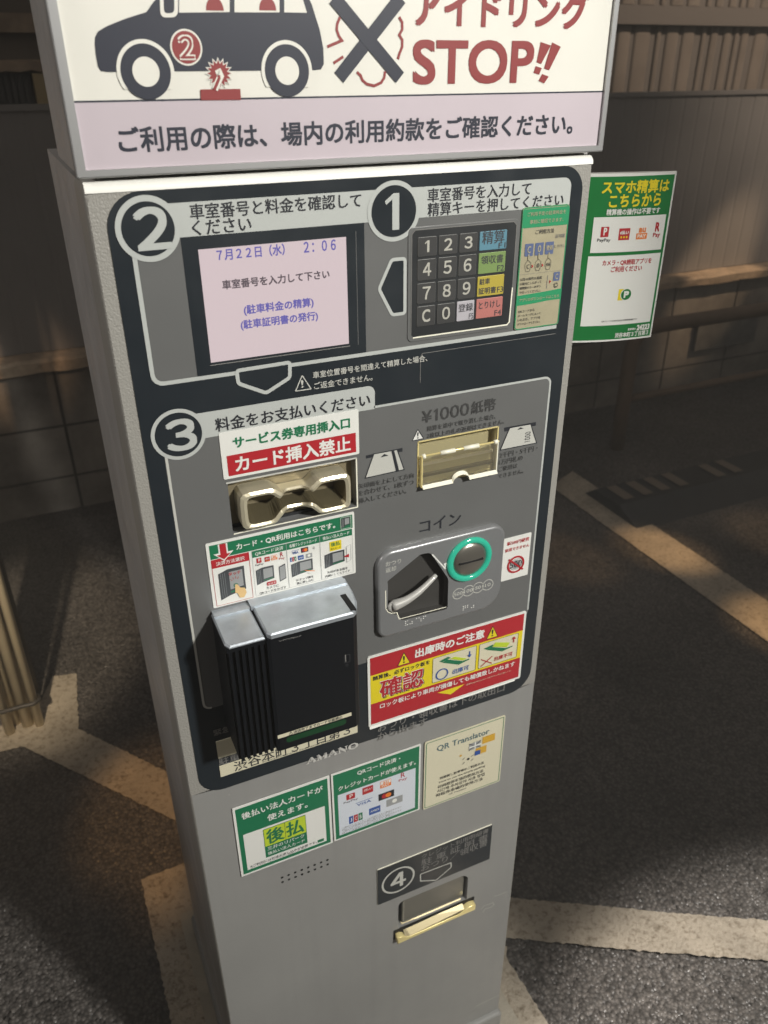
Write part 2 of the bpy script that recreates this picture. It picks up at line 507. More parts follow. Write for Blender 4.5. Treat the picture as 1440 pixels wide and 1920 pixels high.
def painted(name, pts, z, jit=0.0011):
    pts = ccw(pts)
    out = []
    for i in range(len(pts)):
        a = Vector(pts[i]); b = Vector(pts[(i+1) % len(pts)])
        k = max(1, int((b-a).length/0.007))
        for j in range(k):
            q = a.lerp(b, j/k)
            out.append((q.x + random.gauss(0, jit), q.y + random.gauss(0, jit)))
    tris = tessellate_polygon([[Vector((x, y, 0)) for x, y in out]])
    mb = MB()
    fs = []
    for a, b, c in tris:
        ar = (out[b][0]-out[a][0])*(out[c][1]-out[a][1]) - (out[c][0]-out[a][0])*(out[b][1]-out[a][1])
        fs.append((a, b, c) if ar > 0 else (a, c, b))
    mb.add([(x, y, z) for x, y in out], fs, LINE)
    return structure(mb.build(name, scale=1))
# bay outline round the machine and the stripes that leave it
painted('road_marking', [(-0.075, 0.553), (-0.075, -0.9), (0.020, -0.9), (0.020, 0.556)], 0.004)
painted('road_marking', [(0.455, 0.150), (0.455, -0.9), (0.522, -0.9), (0.522, 0.102), (0.535, 0.118)], 0.004)
painted('road_marking', [(0.541, 0.131), (0.790, -0.015), (0.960, -0.110), (1.20, -0.25), (1.27, -0.20), (1.023, -0.051), (0.847, 0.050), (0.593, 0.200), (0.46, 0.285), (0.40, 0.21)], 0.008)
painted('road_marking', [(0.06, 0.62), (-0.278, 1.054), (-0.36, 1.06), (-0.50, 1.07), (-0.50, 1.16), (-0.25, 1.15), (-0.190, 1.299), (-0.129, 1.285), (-0.146, 1.059), (0.10, 0.73)], 0.004)
painted('road_marking', [(1.712, -2.0), (1.872, -2.0), (1.872, 1.757), (1.712, 1.68)], 0.004)

# concrete block wall with coping, dark sheet fence on it
def conc_mat(name, col, var=0.25, sc=5.0):
    m = bpy.data.materials.new(name); m.use_nodes = True
    nt = m.node_tree; p = nt.nodes['Principled BSDF']; N = nt.nodes.new; L = nt.links.new
    tc = N('ShaderNodeTexCoord')
    n = N('ShaderNodeTexNoise'); n.inputs['Scale'].default_value = sc; n.inputs['Detail'].default_value = 9; n.inputs['Roughness'].default_value = 0.65
    L(tc.outputs['Object'], n.inputs['Vector'])
    cr = N('ShaderNodeValToRGB')
    cr.color_ramp.elements[0].position = 0.32; cr.color_ramp.elements[0].color = (*[c*(1-var) for c in col], 1)
    cr.color_ramp.elements[1].position = 0.68; cr.color_ramp.elements[1].color = (*[c*(1+var) for c in col], 1)
    L(n.outputs['Fac'], cr.inputs[0]); L(cr.outputs[0], p.inputs['Base Color'])
    p.inputs['Roughness'].default_value = 0.8
    v = N('ShaderNodeTexNoise'); v.inputs['Scale'].default_value = 160; v.inputs['Detail'].default_value = 4; L(tc.outputs['Object'], v.inputs['Vector'])
    b = N('ShaderNodeBump'); b.inputs['Strength'].default_value = 0.4; b.inputs['Distance'].default_value = 0.004
    L(v.outputs['Fac'], b.inputs['Height']); L(b.outputs[0], p.inputs['Normal'])
    return m
CONC = conc_mat('block_concrete', (0.25, 0.225, 0.195), 0.45, 3.0)
COPE = conc_mat('coping_concrete', (0.46, 0.36, 0.26), 0.35, 14.0)
MORT = mat('dark_mortar', (0.10, 0.09, 0.08), 0.9)
wall = thing('block_wall', (0, 2.3, 0), 'grey concrete block wall with a ledge on top, behind the machine', 'wall')
mb = MB()
mb.box(-6, 2.306, -0.05, 10, 2.44, 0.553, MORT)
mb.build('mortar', wall, scale=1)
mb = MB()
for r_, (z0, z1) in enumerate(((-0.06, 0.130), (0.140, 0.330), (0.340, 0.549))):
    x = -6.0 - 0.012 - 0.0
    x = -0.002 - 0.4*15
    while x < 10:
        d = random.uniform(0, 0.002)
        mb.box(x, 2.298 + d, z0, x+0.390, 2.3055, z1, CONC)
        x += 0.4
mb.build('block', wall, scale=1)
mb = MB()
n = 220
vs = []; fs = []
for i in range(n+1):
    x = -6 + 16*i/n
    j = lambda s: random.uniform(-s, s)
    vs += [(x, 2.262+j(.003), 0.552+j(.004)), (x, 2.258+j(.004), 0.585+j(.004)), (x, 2.268+j(.003), 0.596+j(.003)), (x, 2.45, 0.597)]
for i in range(n):
    for k in range(3):
        a = i*4+k
        fs.append((a, a+4, a+5, a+1))
    fs.append((i*4+3, i*4+7, i*4+4, i*4))
mb.add(vs, fs, COPE)
mb.build('coping', wall, scale=1)

FENCE = mat('dark_sheet_metal', (0.30, 0.285, 0.275), 0.6, spec=0.3, var=0.10, vscale=2.5, bump=0.03, bscale=80)
fence = thing('sheet_fence', (0, 2.35, 0.6), 'dark grey metal sheet fence standing on the block wall', 'fence')
mb = MB()
x = -6.0
prof = []
while x < 10:
    prof += [(x, 2.350), (x+0.060, 2.350), (x+0.066, 2.3515), (x+0.074, 2.3515)]
    x += 0.080
vs = [(a, b, z) for a, b in prof for z in (0.60, 1.362)]
mb.add(vs, [(2*i, 2*i+2, 2*i+3, 2*i+1) for i in range(len(prof)-1)], FENCE)
mb.build('panel', fence, scale=1)
mb = MB()
mb.box(-6, 2.342, 1.355, 10, 2.375, 1.372, FENCE)
mb.build('top_rail', fence, scale=1)
for x in [-5.2 + 1.8*i for i in range(9)]:
    mb = MB()
    mb.box(x, 2.356, 0.595, x+0.05, 2.40, 1.350, FENCE)
    mb.build('post', fence, scale=1)

# ribbed screen of pale battens behind the fence, right
BATT = mat('weathered_battens', (0.23, 0.195, 0.165), 0.28, spec=0.6, var=0.20, vscale=4, bump=0.06, bscale=90)
BACKD = mat('screen_backing', (0.17, 0.15, 0.135), 0.7)
scr = thing('batten_screen', (3.4, 3.0, 0), 'tall screen of pale vertical battens behind the dark fence on the right', 'screen')
mb = MB()
mb.box(2.2, 3.05, 0, 7.0, 3.10, 2.6, BACKD)
mb.build('backing', scr, scale=1)
mb = MB()
x = 2.30
rs = random.Random(3)
while x < 6.8:
    wd = rs.choice([0.05, 0.08, 0.085, 0.10, 0.03])
    pts = []
    for z0, z1 in ((0.0, 1.64), (1.73, 2.5)):
        vs = []; fs = []
        for k in range(9):
            a = math.pi*k/8
            vs += [(x + wd/2 - wd/2*math.cos(a), 3.05 - 0.012*math.sin(a)**0.6, z0), (x + wd/2 - wd/2*math.cos(a), 3.05 - 0.012*math.sin(a)**0.6, z1)]
        for k in range(8):
            fs.append((2*k, 2*k+2, 2*k+3, 2*k+1))
        mb.add(vs, fs, BATT, smooth=True)
    x += wd + rs.uniform(0.018, 0.05)
mb.build('batten', scr, scale=1)
mb = MB()
mb.box(2.2, 3.0, 1.645, 7.0, 3.05, 1.725, BACKD)
mb.build('cross_rail', scr, scale=1)

# house end behind the fence, left
HW = mat('house_wall', (0.16, 0.135, 0.11), 0.8, var=0.2, vscale=2)
HB = mat('house_beam', (0.36, 0.27, 0.19), 0.7, var=0.35, vscale=12, bump=0.1, bscale=60)
HS = mat('ribbed_shutter', (0.11, 0.108, 0.105), 0.5)
HP = mat('pale_post', (0.48, 0.37, 0.20), 0.5)
house = thing('house', (-1.0, 3.0, 0), 'brown house end with beams and a ribbed shutter behind the dark fence on the left', 'house')
mb = MB(); mb.box(-5, 3.02, 0, 0.9, 3.4, 3.2, HW); mb.build('wall', house, scale=1)
mb = MB(); mb.box(-5, 2.985, 1.585, 0.26, 3.02, 1.645, HB); mb.build('beam', house, scale=1)
mb = MB()
vs = []; fs = []; n = 120
for i in range(n+1):
    x = -5 + 5.19*i/n; j = rs.uniform(-.006, .006)
    vs += [(x, 2.955+j, 1.462+j), (x, 2.955+j, 1.492+j), (x, 3.02, 1.50), (x, 3.02, 1.46)]
for i in range(n):
    for k in range(4):
        a = i*4+k; b = i*4+(k+1) % 4
        fs.append((a, a+4, b+4, b))
mb.add(vs, fs, HB); mb.build('eave', house, scale=1)
mb = MB()
x = -4.0
while x < 0.135:
    mb.box(x, 2.99, 0.3, x+0.012, 3.02, 1.455, HS); x += 0.022
mb.box(-4, 3.005, 0.3, 0.14, 3.02, 1.455, HS)
mb.build('shutter', house, scale=1)
mb = MB(); mb.box(0.147, 2.96, 0.3, 0.187, 3.02, 1.455, HP); mb.build('post', house, scale=1)

# beige conduits strapped together, and the dark pole beside them
def cyl(mb, x, y, r, z0, z1, m, n=16, lean=(0, 0)):
    mb.tube([(x, y, z0), (x+lean[0]*.5, y+lean[1]*.5, (z0+z1)/2), (x+lean[0], y+lean[1], z1)], r, m, n)
pb = thing('conduit_bundle', (-0.25, 1.125, 0), 'bundle of beige conduit pipes strapped together rising from the painted line', 'pipes')
for (x, y, r_) in ((-0.287, 1.150, 0.011), (-0.262, 1.132, 0.015), (-0.235, 1.118, 0.011), (-0.305, 1.118, 0.012)):
    mb = MB(); cyl(mb, x, y, r_, 0.0, 2.2, PIPE); mb.build('pipe', pb, scale=1)
for z in (0.085, 0.62):
    mb = MB()
    loop = [(-0.278, 1.166, z), (-0.303, 1.150, z), (-0.321, 1.120, z), (-0.309, 1.103, z), (-0.262, 1.113, z-0.006), (-0.236, 1.103, z), (-0.220, 1.112, z), (-0.222, 1.130, z), (-0.250, 1.150, z), (-0.278, 1.166, z)]
    mb.tube(loop, 0.0055, RUST, 8)
    mb.build('strap', pb, scale=1)
POLE = mat('dark_pole', (0.060, 0.050, 0.042), 0.55, var=0.2, vscale=10)
mb = MB(); cyl(mb, -0.285, 1.250, 0.058, -0.02, 3.4, POLE, 24)
tag(mb.build('pole', None, scale=1), 'dark brown pole standing behind the beige conduit pipes', 'pole')

# inverted-U guard by the wall, low lock plate across the white line, small plate on the wall
GUARD = mat('brown_guard_paint', (0.17, 0.12, 0.08), 0.7, var=0.1, vscale=20)
g = thing('guard_rail', (2.19, 1.87, 0), 'brown bent tube guard rail standing in front of the block wall', 'guard rail')
pts = [(2.19, 1.87, -0.02), (2.19, 1.87, 0.30), (2.19, 1.87, 0.44)]
for k in range(1, 7):
    a = R(90*k/6); pts.append((2.19 + 0.09*(1-math.cos(a)), 1.87, 0.44 + 0.09*math.sin(a)))
pts += [(2.6, 1.87, 0.53), (3.1, 1.87, 0.53)]
for k in range(1, 7):
    a = R(90*k/6); pts.append((3.1 + 0.09*math.sin(a), 1.87, 0.44 + 0.09*math.cos(a)))
pts += [(3.19, 1.87, 0.2), (3.19, 1.87, -0.02)]
mb = MB(); mb.tube(pts, 0.030, GUARD, 16); mb.build('tube', g, scale=1)
mb = MB(); mb.tube([(2.19, 1.87, 0.225), (3.19, 1.87, 0.225)], 0.016, GUARD, 12); mb.build('lower_bar', g, scale=1)
LOCK = mat('lock_plate_dark', (0.030, 0.032, 0.034), 0.5, var=0.15, vscale=10)
LOCKS = mat('lock_plate_pale_stripe', (0.17, 0.14, 0.11), 0.6)
lk = thing('parking_lock', (2.3, 1.45, 0), 'low dark parking lock bar with pale stripes lying across the white line', 'parking lock')
mb = MB()
mb.add([(1.80, 1.26, 0.0), (3.6, 1.26, 0.0), (3.6, 1.38, 0.045), (1.80, 1.38, 0.045), (1.80, 1.52, 0.045), (3.6, 1.52, 0.045), (1.80, 1.58, 0.0), (3.6, 1.58, 0.0)],
       [(0, 1, 2, 3), (3, 2, 5, 4), (4, 5, 7, 6), (0, 3, 4, 6), (1, 7, 5, 2)], LOCK)
mb.build('base', lk, scale=1)
for i, x in enumerate((1.845, 1.935, 2.02, 2.11, 2.30, 2.39, 2.70)):
    mb = MB()
    mb.add([(x, 1.40, 0.049), (x+0.045, 1.40, 0.049), (x+0.045, 1.511, 0.049), (x, 1.511, 0.049)], [(0, 1, 2, 3)], LOCKS)
    mb.build('stripe', lk, scale=1)
PLATE = mat('dim_plate', (0.16, 0.155, 0.145), 0.45, var=0.25, vscale=14)
pl = thing('wall_plate', (3.15, 2.29, 0.33), 'small pale plate with a bolt fixed low on the block wall on the right', 'plate')
mb = MB(); mb.box(2.96, 2.278, 0.215, 3.36, 2.292, 0.385, PLATE); mb.build('plate', pl, scale=1)
mb = MB(); mb.tube([(2.975, 2.262, 0.372), (2.975, 2.279, 0.372)], 0.007, CHROME, 10); mb.build('bolt', pl, scale=1)

# ================================================================ THE MACHINE
PLINTH = conc_mat('plinth_concrete', (0.40, 0.36, 0.29), 0.2, 9.0)
mb = MB()
mb.box(-0.020, -0.060, -0.02, 0.474, 0.430, 0.020, PLINTH)
tag(mb.build('plinth', None, scale=1), 'pale concrete slab under the parking payment machine', 'plinth')

mach = thing('payment_machine', (0.22, 0.2, 0.020), 'silver grey parking payment machine with black control panel, keypad, screen and stickers', 'payment machine')
BOT = 62.0
mb = MB()
mb.prism([(4, BOT), (436, BOT), (436, 1388), (4, 1388)], 62, 385, SIDEP, bev=0)
mb.rect(436, BOT, 4, 1388, 385, SIDEP)
mb.box(3, 66, BOT, 437, 380, BOT + 0.5, SIDEP)
mb.build('cabinet', mach)
# base skirt
mb = MB()
mb.prism(rr(-2, 22, 442, BOT, (3, 3, 10, 10)), -8, 388, PAINT, bev=5)
mb.build('base_skirt', mach)

# openings of the front
HT = [(78.5, 1091), (201, 1091), (201, 1141), (78.5, 1141)]
HB_ = [(268, 1097.5), (356, 1097.5), (356, 1145.5), (268, 1145.5)]
HC = rcorner([(231.1, 994.8), (230.3, 998.5), (268.8, 1021.9), (280, 1020.6), (302.6, 981.7), (303.2, 941.7), (246.2, 943.5), (243.8, 952.4), (236.5, 954.6), (230.9, 962.6)], 4)
HC = ccw(HC)
HO = rr(248.5, 397, 359.5, 456.5, (4, 4, 14, 10))
OV = rr(12.5, 777.5, 430, 1386, (26, 30, 22, 26), 8)

# front door with the rolled upper edge and an opening behind the panel
mb = MB()
prof = []
for k in range(7):
    a = R(90*k/6); prof.append((9*(1-math.sin(a)), 1384 + 9*(1-math.cos(a)) if False else 1384 + 9*math.sin(a) - 0))
outer = rr(0, BOT, 440, 1386, (2, 2, 7, 7))
hole_panel = inset(ccw(OV), 6)
face = inset(outer, 3)
top_z = 1393
mb.holed(rr(3, BOT, 437, 1385.5, (1, 1, 6, 6)), [hole_panel, HO], 0.0, PAINT)
loops = []
for k in range(5):
    a = R(90*k/4)
    loops.append((rr(3*(1-math.sin(a)), BOT - 0*k, 440-3*(1-math.sin(a)), 1385.5 + 7.5*math.sin(a), (1, 1, 6+k*.3, 6+k*.3)), 7*(1-math.cos(a))))
loops.append((loops[-1][0], 59))
n = len(loops[0][0])
vs = [(p[0], y, p[1]) for l, y in loops for p in l]
fs = [(k*n+i, (k+1)*n+i, (k+1)*n+(i+1) % n, k*n+(i+1) % n) for k in range(len(loops)-1) for i in range(n)]
mb.add(vs, fs, STRIP, smooth=True)
mb.build('front_door', mach)
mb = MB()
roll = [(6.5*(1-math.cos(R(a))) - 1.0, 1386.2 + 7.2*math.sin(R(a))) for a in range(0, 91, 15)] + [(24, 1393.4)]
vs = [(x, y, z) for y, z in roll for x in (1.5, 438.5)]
mb.add(vs, [(2*i, 2*i+1, 2*i+3, 2*i+2) for i in range(len(roll)-1)], mat('edge_highlight', (0.80, 0.79, 0.74), 0.35), True)  # lamp highlight on the bevel put into a near-white colour
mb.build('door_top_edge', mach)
# textured margin round the panel
mb = MB()
mb.holed(rr(2, 782, 438, 1386, (2, 2, 8, 8)), [inset(ccw(OV), 0.4)], -0.15, STRIP)
mb.build('textured_margin', mach)

# ---- black control panel with its printed fields
pan = MB()
HOLES = [HT, HB_, HC]
pan.prism(OV, -0.8, 3.0, SLATE, mside=mat('panel_edge', (0.42, 0.40, 0.30), 0.3), holes=HOLES)
Y1, Y2, Y3, Y4 = -1.0, -1.2, -1.4, -1.6
# field 1 and 2
pan.rrect(27, 1240.5, 416.5, 1376.5, (7, 6, 8, 8), Y1, GREY)
pan.poly([(44, 1352), (222, 1352), (222, 1376.5), (44, 1376.5)], Y2, LIGHT)
pan.poly(rr(222, 1352.3, 416.8, 1376.5, (0, 0, 8, 0)), Y2, LIGHT)
pan.stroke([(28.5, 1345)] + [(28.5, 1250)] + [(28.5 + 8*(1-math.cos(R(a))), 1249 - 8*math.sin(R(a))) for a in (20, 45, 70)] + [(37, 1241), (416, 1241)], 3.4, Y2, LIGHT)
pan.rect(64, 1242.7, 214, 1352, Y2 - 0.1, SLATE)
pan.stroke([(206.5, 1346), (206.5, 1250.5)], 0.5, Y3, GREY)
# thin outline of a closed window under field 1
pan.stroke([(268, 1206), (268, 1231), (270, 1234), (416, 1234)], 0.5, Y2, DIMINK)
# field 3
pan.holed(rr(28, 894, 416.5, 1191, (8, 6, 8, 4)), HOLES, Y1, GREY)
pan.poly(rr(44, 1188, 221.8, 1211, (0, 0, 7, 0)), Y2, LIGHT)
pan.stroke([(221, 1189.8)] + [(408, 1189.8)] + [(408.5 + 7*math.sin(R(a)), 1182.8 + 7*math.cos(R(a))) for a in (20, 45, 70)] + [(415.5, 1182), (415.5, 902)], 2.2, Y2, LIGHT)
pan.stroke([(29.5, 1185), (29.5, 903)] + [(29.5 + 7*(1-math.cos(R(a))), 902 - 7*math.sin(R(a))) for a in (25, 50, 75)] + [(37, 895)], 2.2, Y2, PALEINK)
# arrows
aL = [(238.9, 1320.3), (251.5, 1320.1), (251.6, 1273.1), (239.3, 1273.1), (226.9, 1296.8)]
pan.poly(aL, Y2, SLATE); pan.stroke(rcorner(aL, 2.5), 2.9, Y3, LIGHT, closed=True)
aD = [(96.6, 1243), (143.1, 1243.7), (142.2, 1230.3), (120.3, 1219.7), (96.9, 1231.9)]
pan.poly(aD, Y3, SLATE); pan.stroke(rcorner(aD, 2.5), 3.2, Y4, LIGHT, closed=True)
# warning triangles
tr = [(153.5, 1230.3), (146.6, 1217.1), (161, 1216.9)]
pan.stroke(rcorner(tr, .6), 0.9, Y2, PALEINK, closed=True)
pan.text('!', 152.1, 1219.3, 154.1, 1226.1, Y2, PALEINK, 0.15)
tr = [(266.3, 1159.5), (260.5, 1148.7), (272.7, 1148.8)]
pan.poly(rcorner(tr, .6), Y2, WHITE); pan.stroke(rcorner(tr, .6), 0.8, Y3, INK, closed=True)
pan.text('!', 265.8, 1150, 267.1, 1156.5, Y3, INK, 0.15)
# ticket and note pictograms
def pict(bar, sheet, tri):
    pan.poly(bar, Y2, INK); pan.poly(sheet, Y2 - 0.1, PALEINK); pan.stroke(sheet, 1.0, Y3, INK, closed=True); pan.poly(tri, Y3, INK)
pict([(211.9, 1142.6), (211.9, 1139.4), (250.2, 1139.2), (250.2, 1143.2)], [(210.7, 1119), (252, 1119.7), (244.4, 1142.5), (220, 1142.7)], [(226.9, 1137.6), (235.4, 1138), (230.8, 1140.7)])
pan.poly([(243.3, 1118.9), (246.7, 1119.1), (241.1, 1142.6), (238.3, 1142.5)], Y4, INK)
pict([(364, 1143.6), (364.7, 1139.2), (402.8, 1139.1), (402.4, 1143.1)], [(361.4, 1119.4), (405.4, 1119.1), (396, 1142), (370.8, 1142.4)], [(379.9, 1138.2), (387.9, 1138.8), (383.6, 1140.6)])
pan.text('1000', 390.1, 1122.7, 397, 1134, Y4, INK, rot=90)
pan.build('control_panel', mach)

# number badges 1 2 3
def badge(cx, cz, r, ro, digit, box, ink=LIGHT):
    b = MB()
    b.disc(cx, cz, ro, -1.55, LIGHT, 48)
    b.disc(cx, cz, r, -1.75, SLATE, 48)
    if digit == '1': b.poly(one(*box), -1.95, ink)
    else: b.text(digit, *box, -1.95, ink, 0.95, res=6)
    b.build('number_badge', mach)
badge(41.3, 1359.8, 19.3, 23.6, '２', (32.5, 1345.7, 56, 1374.3))
badge(240.9, 1359.0, 20.3, 24.0, '1', (232.4, 1344.4, 245.5, 1373.1))
badge(42.3, 1195.3, 19.6, 22.8, '３', (32.4, 1181.4, 55.9, 1208.1))

# lettering printed on the panel
t = MB()
def T(s, box, m=INK, bold=0.12, y=-1.6): t.text(s, *box, y, m, bold)
T('車室番号と料金を確認して', (73.3, 1365.3, 211.6, 1374.1))
T('ください', (73.5, 1353.5, 119.3, 1362.5))
T('車室番号を入力して', (272.1, 1365.2, 373.8, 1373.8))
T('精算キーを押してください', (272.4, 1353.8, 409.6, 1362.6))
T('料金をお支払いください', (73.8, 1193.3, 216.9, 1202.9), INK, 0.18)
T('車室位置番号を間違えて精算した場合、', (67.0+109.5, 1228.2, 265, 1235.6) if False else (163.2, 1227, 274.8, 1231.3), PALEINK, 0.08)
T('ご返金できません。', (163.7, 1215.7, 219.6, 1222.6), PALEINK, 0.08)
def rows_of(s_, bl, br, m, bold):
    v, f, a, b, c, d = glyphs(s_)
    z = (bl[1]+br[1])/2; h = (br[0]-bl[0])*(d-b)/(c-a)
    t.text(s_, bl[0], z, br[0], z+h, -1.6, m, bold, nat=False)
rows_of('矢印面を上にして方向', *((203.2, 1109.8), (262.4, 1107.8)), MIDINK, 0.07)
rows_of('を合わせて、1枚ずつ', *((203, 1101.8), (262.5, 1100.5)), MIDINK, 0.07)
rows_of('挿入してください。', *((203, 1093.7), (254.3, 1092.2)), MIDINK, 0.07)
t.text('¥', 270.5, 1165.3, 281.0, 1177.3, -1.6, MIDINK, 0.25)
t.poly(one(283.0, 1165.3, 287.6, 1177.6), -1.6, MIDINK)
for k_ in range(3): t.text('０', 290.5+11*k_, 1165.0, 299.8+11*k_, 1177.8, -1.6, MIDINK, 0.28, nat=False)
t.text('紙幣', 324.5, 1165.0, 352.0, 1178.0, -1.6, MIDINK, 0.22, nat=False)
rows_of('精算を途中で取り消した場合、', *((276, 1156), (352.8, 1155.2)), MIDINK, 0.05)
rows_of('2枚以上の札の返却はできません。', *((276.1, 1148.6), (363.4, 1147.5)), MIDINK, 0.05)
rows_of('2千円・5千円・', *((360.7, 1109.9), (407.3, 1110.2)), MIDINK, 0.05)
rows_of('1万円札の', *((360.8, 1102.4), (389.7, 1102.3)), MIDINK, 0.05)
rows_of('ご使用は', *((360.5, 1094.7), (383.7, 1094.7)), MIDINK, 0.05)
rows_of('できません。', *((361, 1087), (392.1, 1086.7)), MIDINK, 0.05)
T('コイン', (270.3, 1045.6, 318.4, 1054.9), INK, 0.12)
T('おつり・領収書は下の取出口', (220.5, 787.6, 391.9, 796.8), DIMINK, 0.12)
T('から出ます', (220.3, 774.6, 285, 783.3), DIMINK, 0.12)
T('緊急連絡先', (35, 855.5, 80, 866), DIMINK, 0.12)
T('駐車場名', (36, 814.5, 80, 822.5), DIMINK, 0.06)
t.build('panel_lettering', mach)
# serif maker's name in raised silver letters
def serif(mb, s, x0, z0, x1, z1, y, m):
    n = len(s); cw = (x1-x0)/n; h = z1-z0
    for i, ch in enumerate(s):
        a = x0 + cw*i + cw*0.04; b = a + cw*0.92; wd = b-a
        P = lambda u, v: (a+u*wd, z0+v*h)
        def st(p, q, wdt): mb.stroke([P(*p), P(*q)], wdt, y, m)
        tk, th, sf = cw*.25, cw*.11, h*.10
        foot = lambda u, v, k=.16: mb.rect(a+(u-k)*wd, z0+v*h-(sf if v > .5 else 0), a+(u+k)*wd, z0+v*h+(0 if v > .5 else sf), y-0.02, m)
        if ch == 'A':
            st((.12, 0), (.5, 1), th); st((.5, 1), (.86, 0), tk); st((.28, .36), (.74, .36), th); foot(.12, 0); foot(.86, 0)
        if ch == 'M':
            st((.12, 0), (.12, 1), th); st((.10, 1), (.5, .05), tk); st((.5, .05), (.88, 1), th); st((.88, 1), (.88, 0), tk); foot(.12, 0); foot(.86, 0); foot(.08, 1, .1); foot(.92, 1, .1)
        if ch == 'N':
            st((.14, 0), (.14, 1), th); st((.14, 1), (.86, 0), tk); st((.86, 0), (.86, 1), th); foot(.14, 0); foot(.86, 1); foot(.08, 1, .1)
        if ch == 'O':
            pts = circ(a+wd/2, z0+h/2, wd*.40, 28, h*.46)
            mb.stroke(pts, th*1.2, y, m, closed=True)
            mb.stroke([p for p in pts if p[0] < a+wd*.24], tk*.9, y-0.03, m)
            pr = [p for p in pts if p[0] > a+wd*.76]
            pr.sort(key=lambda p: p[1]); mb.stroke(pr, tk*.9, y-0.03, m)
mb = MB()
serif(mb, 'AMANO', 131.3, 773.2, 195.7, 781.5, -1.4, mat('silver_letters', (0.56, 0.55, 0.52), 0.4))
mb.build('maker_name', mach)

# ---- screen
disp = MB()
SX0, SZ0, SX1, SZ1 = 76.8, 1247.0, 197.5, 1338.3
SX0, SZ0, SX1, SZ1 = (76.4, 1252.8, 197.7, 1342.2)
SX0 = SX0 - 0.3
disp.rect(SX0, SZ0, SX1, SZ1, -1.45, SCREEN)
disp.stroke([(SX0-1, SZ0-2.2), (SX1+1, SZ0-2.2)], 0.7, -1.5, DIMINK)
disp.text('７月２２日（水）', 90, 1332.5, 144.7, 1341.2, -1.6, SCRBLUE, 0.18, nat=False)
disp.text('２：０６', 161, 1332.7, 188.3, 1340.9, -1.6, SCRBLUE, 0.18, nat=False)
disp.text('車室番号を入力して下さい', 92, 1309.8, 181.9, 1318.1, -1.6, SCRINK, 0.20)
disp.text('(駐車料金の精算)', 107.4, 1287.6, 166.8, 1296.3, -1.6, SCRBLUE, 0.20)
disp.text('(駐車証明書の発行)', 103.7, 1275.6, 170.1, 1284.8, -1.6, SCRBLUE, 0.20)
disp.build('display_screen', mach)

# ---- keypad
kp = thing('keypad', (0, 0, 0), '', '')
del kp['label']; del kp['category']
kp.parent = mach
KX0, KZ0, KX1, KZ1 = 257.5, 1250.5, 361.2, 1342.6
mb = MB()
mb.prism(rr(KX0-3.4, KZ0-4.2, KX1+3.0, KZ1+2.6, 5), -1.9, -0.9, GREY, bev=0.5)
mb.prism(rr(KX0, KZ0, KX1, KZ1, 4), -2.0, -1.0, mat('keypad_base', (0.024, 0.026, 0.028), 0.35, smudge=0.15))
mb.stroke([(KX0+2, KZ0-0.4), (KX1-3, KZ0-0.4), (KX1-0.6, KZ0+2), (KX1+0.2, KZ0+34)], 1.3, -2.25, FROST)
mb.stroke([(KX1+0.2, KZ0+34), (KX1+0.2, KZ1-3), (KX1-3, KZ1+0.2), (KX0+3, KZ1+0.2), (KX0-0.2, KZ1-3), (KX0-0.2, KZ0+3)], 0.6, -2.25, DIMINK)
mb.build('keypad_frame', kp)
cols = [(262.6, 281.4), (282.8, 301.6), (303.0, 321.6), (323.3, 351.8)]
rowz = [(1320.2, 1337.0), (1299.9, 1318.6), (1279.6, 1298.2), (1259.4, 1278.0)]
names = [['1', '２', '３', ('精算', 'F1', KEYB)], ['４', '５', '６', ('領収書', 'F2', KEYG)], ['７', '８', '９', ('駐車\n証明書', 'F3', KEYY)], ['C', '０', ('登録', 'F5', KEYW), ('とりけし', 'F4', KEYR)]]
KTXT = mat('key_print', (0.44, 0.43, 0.38), 0.4)
for r_ in range(4):
    for c_ in range(4):
        x0, x1 = cols[c_]; z0, z1 = rowz[r_]; it = names[r_][c_]
        b = MB()
        W_ = x1-x0; H_ = z1-z0
        if isinstance(it, str):
            b.prism(rr(x0+.3, z0+.3, x1-.3, z1-.3, 1.2), -2.7, -2.0, KEYD, mside=mat('key_edge', (0.10, 0.10, 0.095), 0.4), bev=0.4)
            if it == '1': b.poly(one(x0+W_*.36, z0+H_*.22, x0+W_*.60, z0+H_*.80), -2.8, KTXT)
            else: b.text(it, x0+W_*.30, z0+H_*.22, x0+W_*.70, z0+H_*.80, -2.8, KTXT, 0.24, res=4)
        else:
            s, f_, mm_ = it
            b.prism(rr(x0+.3, z0+.3, x1-.3, z1-.3, 0.8), -2.7, -2.0, mm_, bev=0.35)
            ik = mat('key_dark_print', (0.055, 0.055, 0.06), 0.4)
            if '\n' in s:
                p, q = s.split('\n')
                b.text(p, x0+W_*.08, z0+H_*.56, x0+W_*.46, z0+H_*.90, -2.8, ik, 0.12)
                b.text(q, x0+W_*.06, z0+H_*.10, x0+W_*.70, z0+H_*.46, -2.8, ik, 0.12)
                b.text(f_, x0+W_*.75, z0+H_*.12, x0+W_*.97, z0+H_*.40, -2.8, ik, 0.06)
            else:
                b.text(s, x0+W_*.10, z0+H_*.42, x0+W_*.90, z0+H_*.90, -2.8, ik, 0.10)
                b.text(f_, x0+W_*.70, z0+H_*.07, x0+W_*.95, z0+H_*.34, -2.8, ik, 0.06)
        b.build('key', kp)

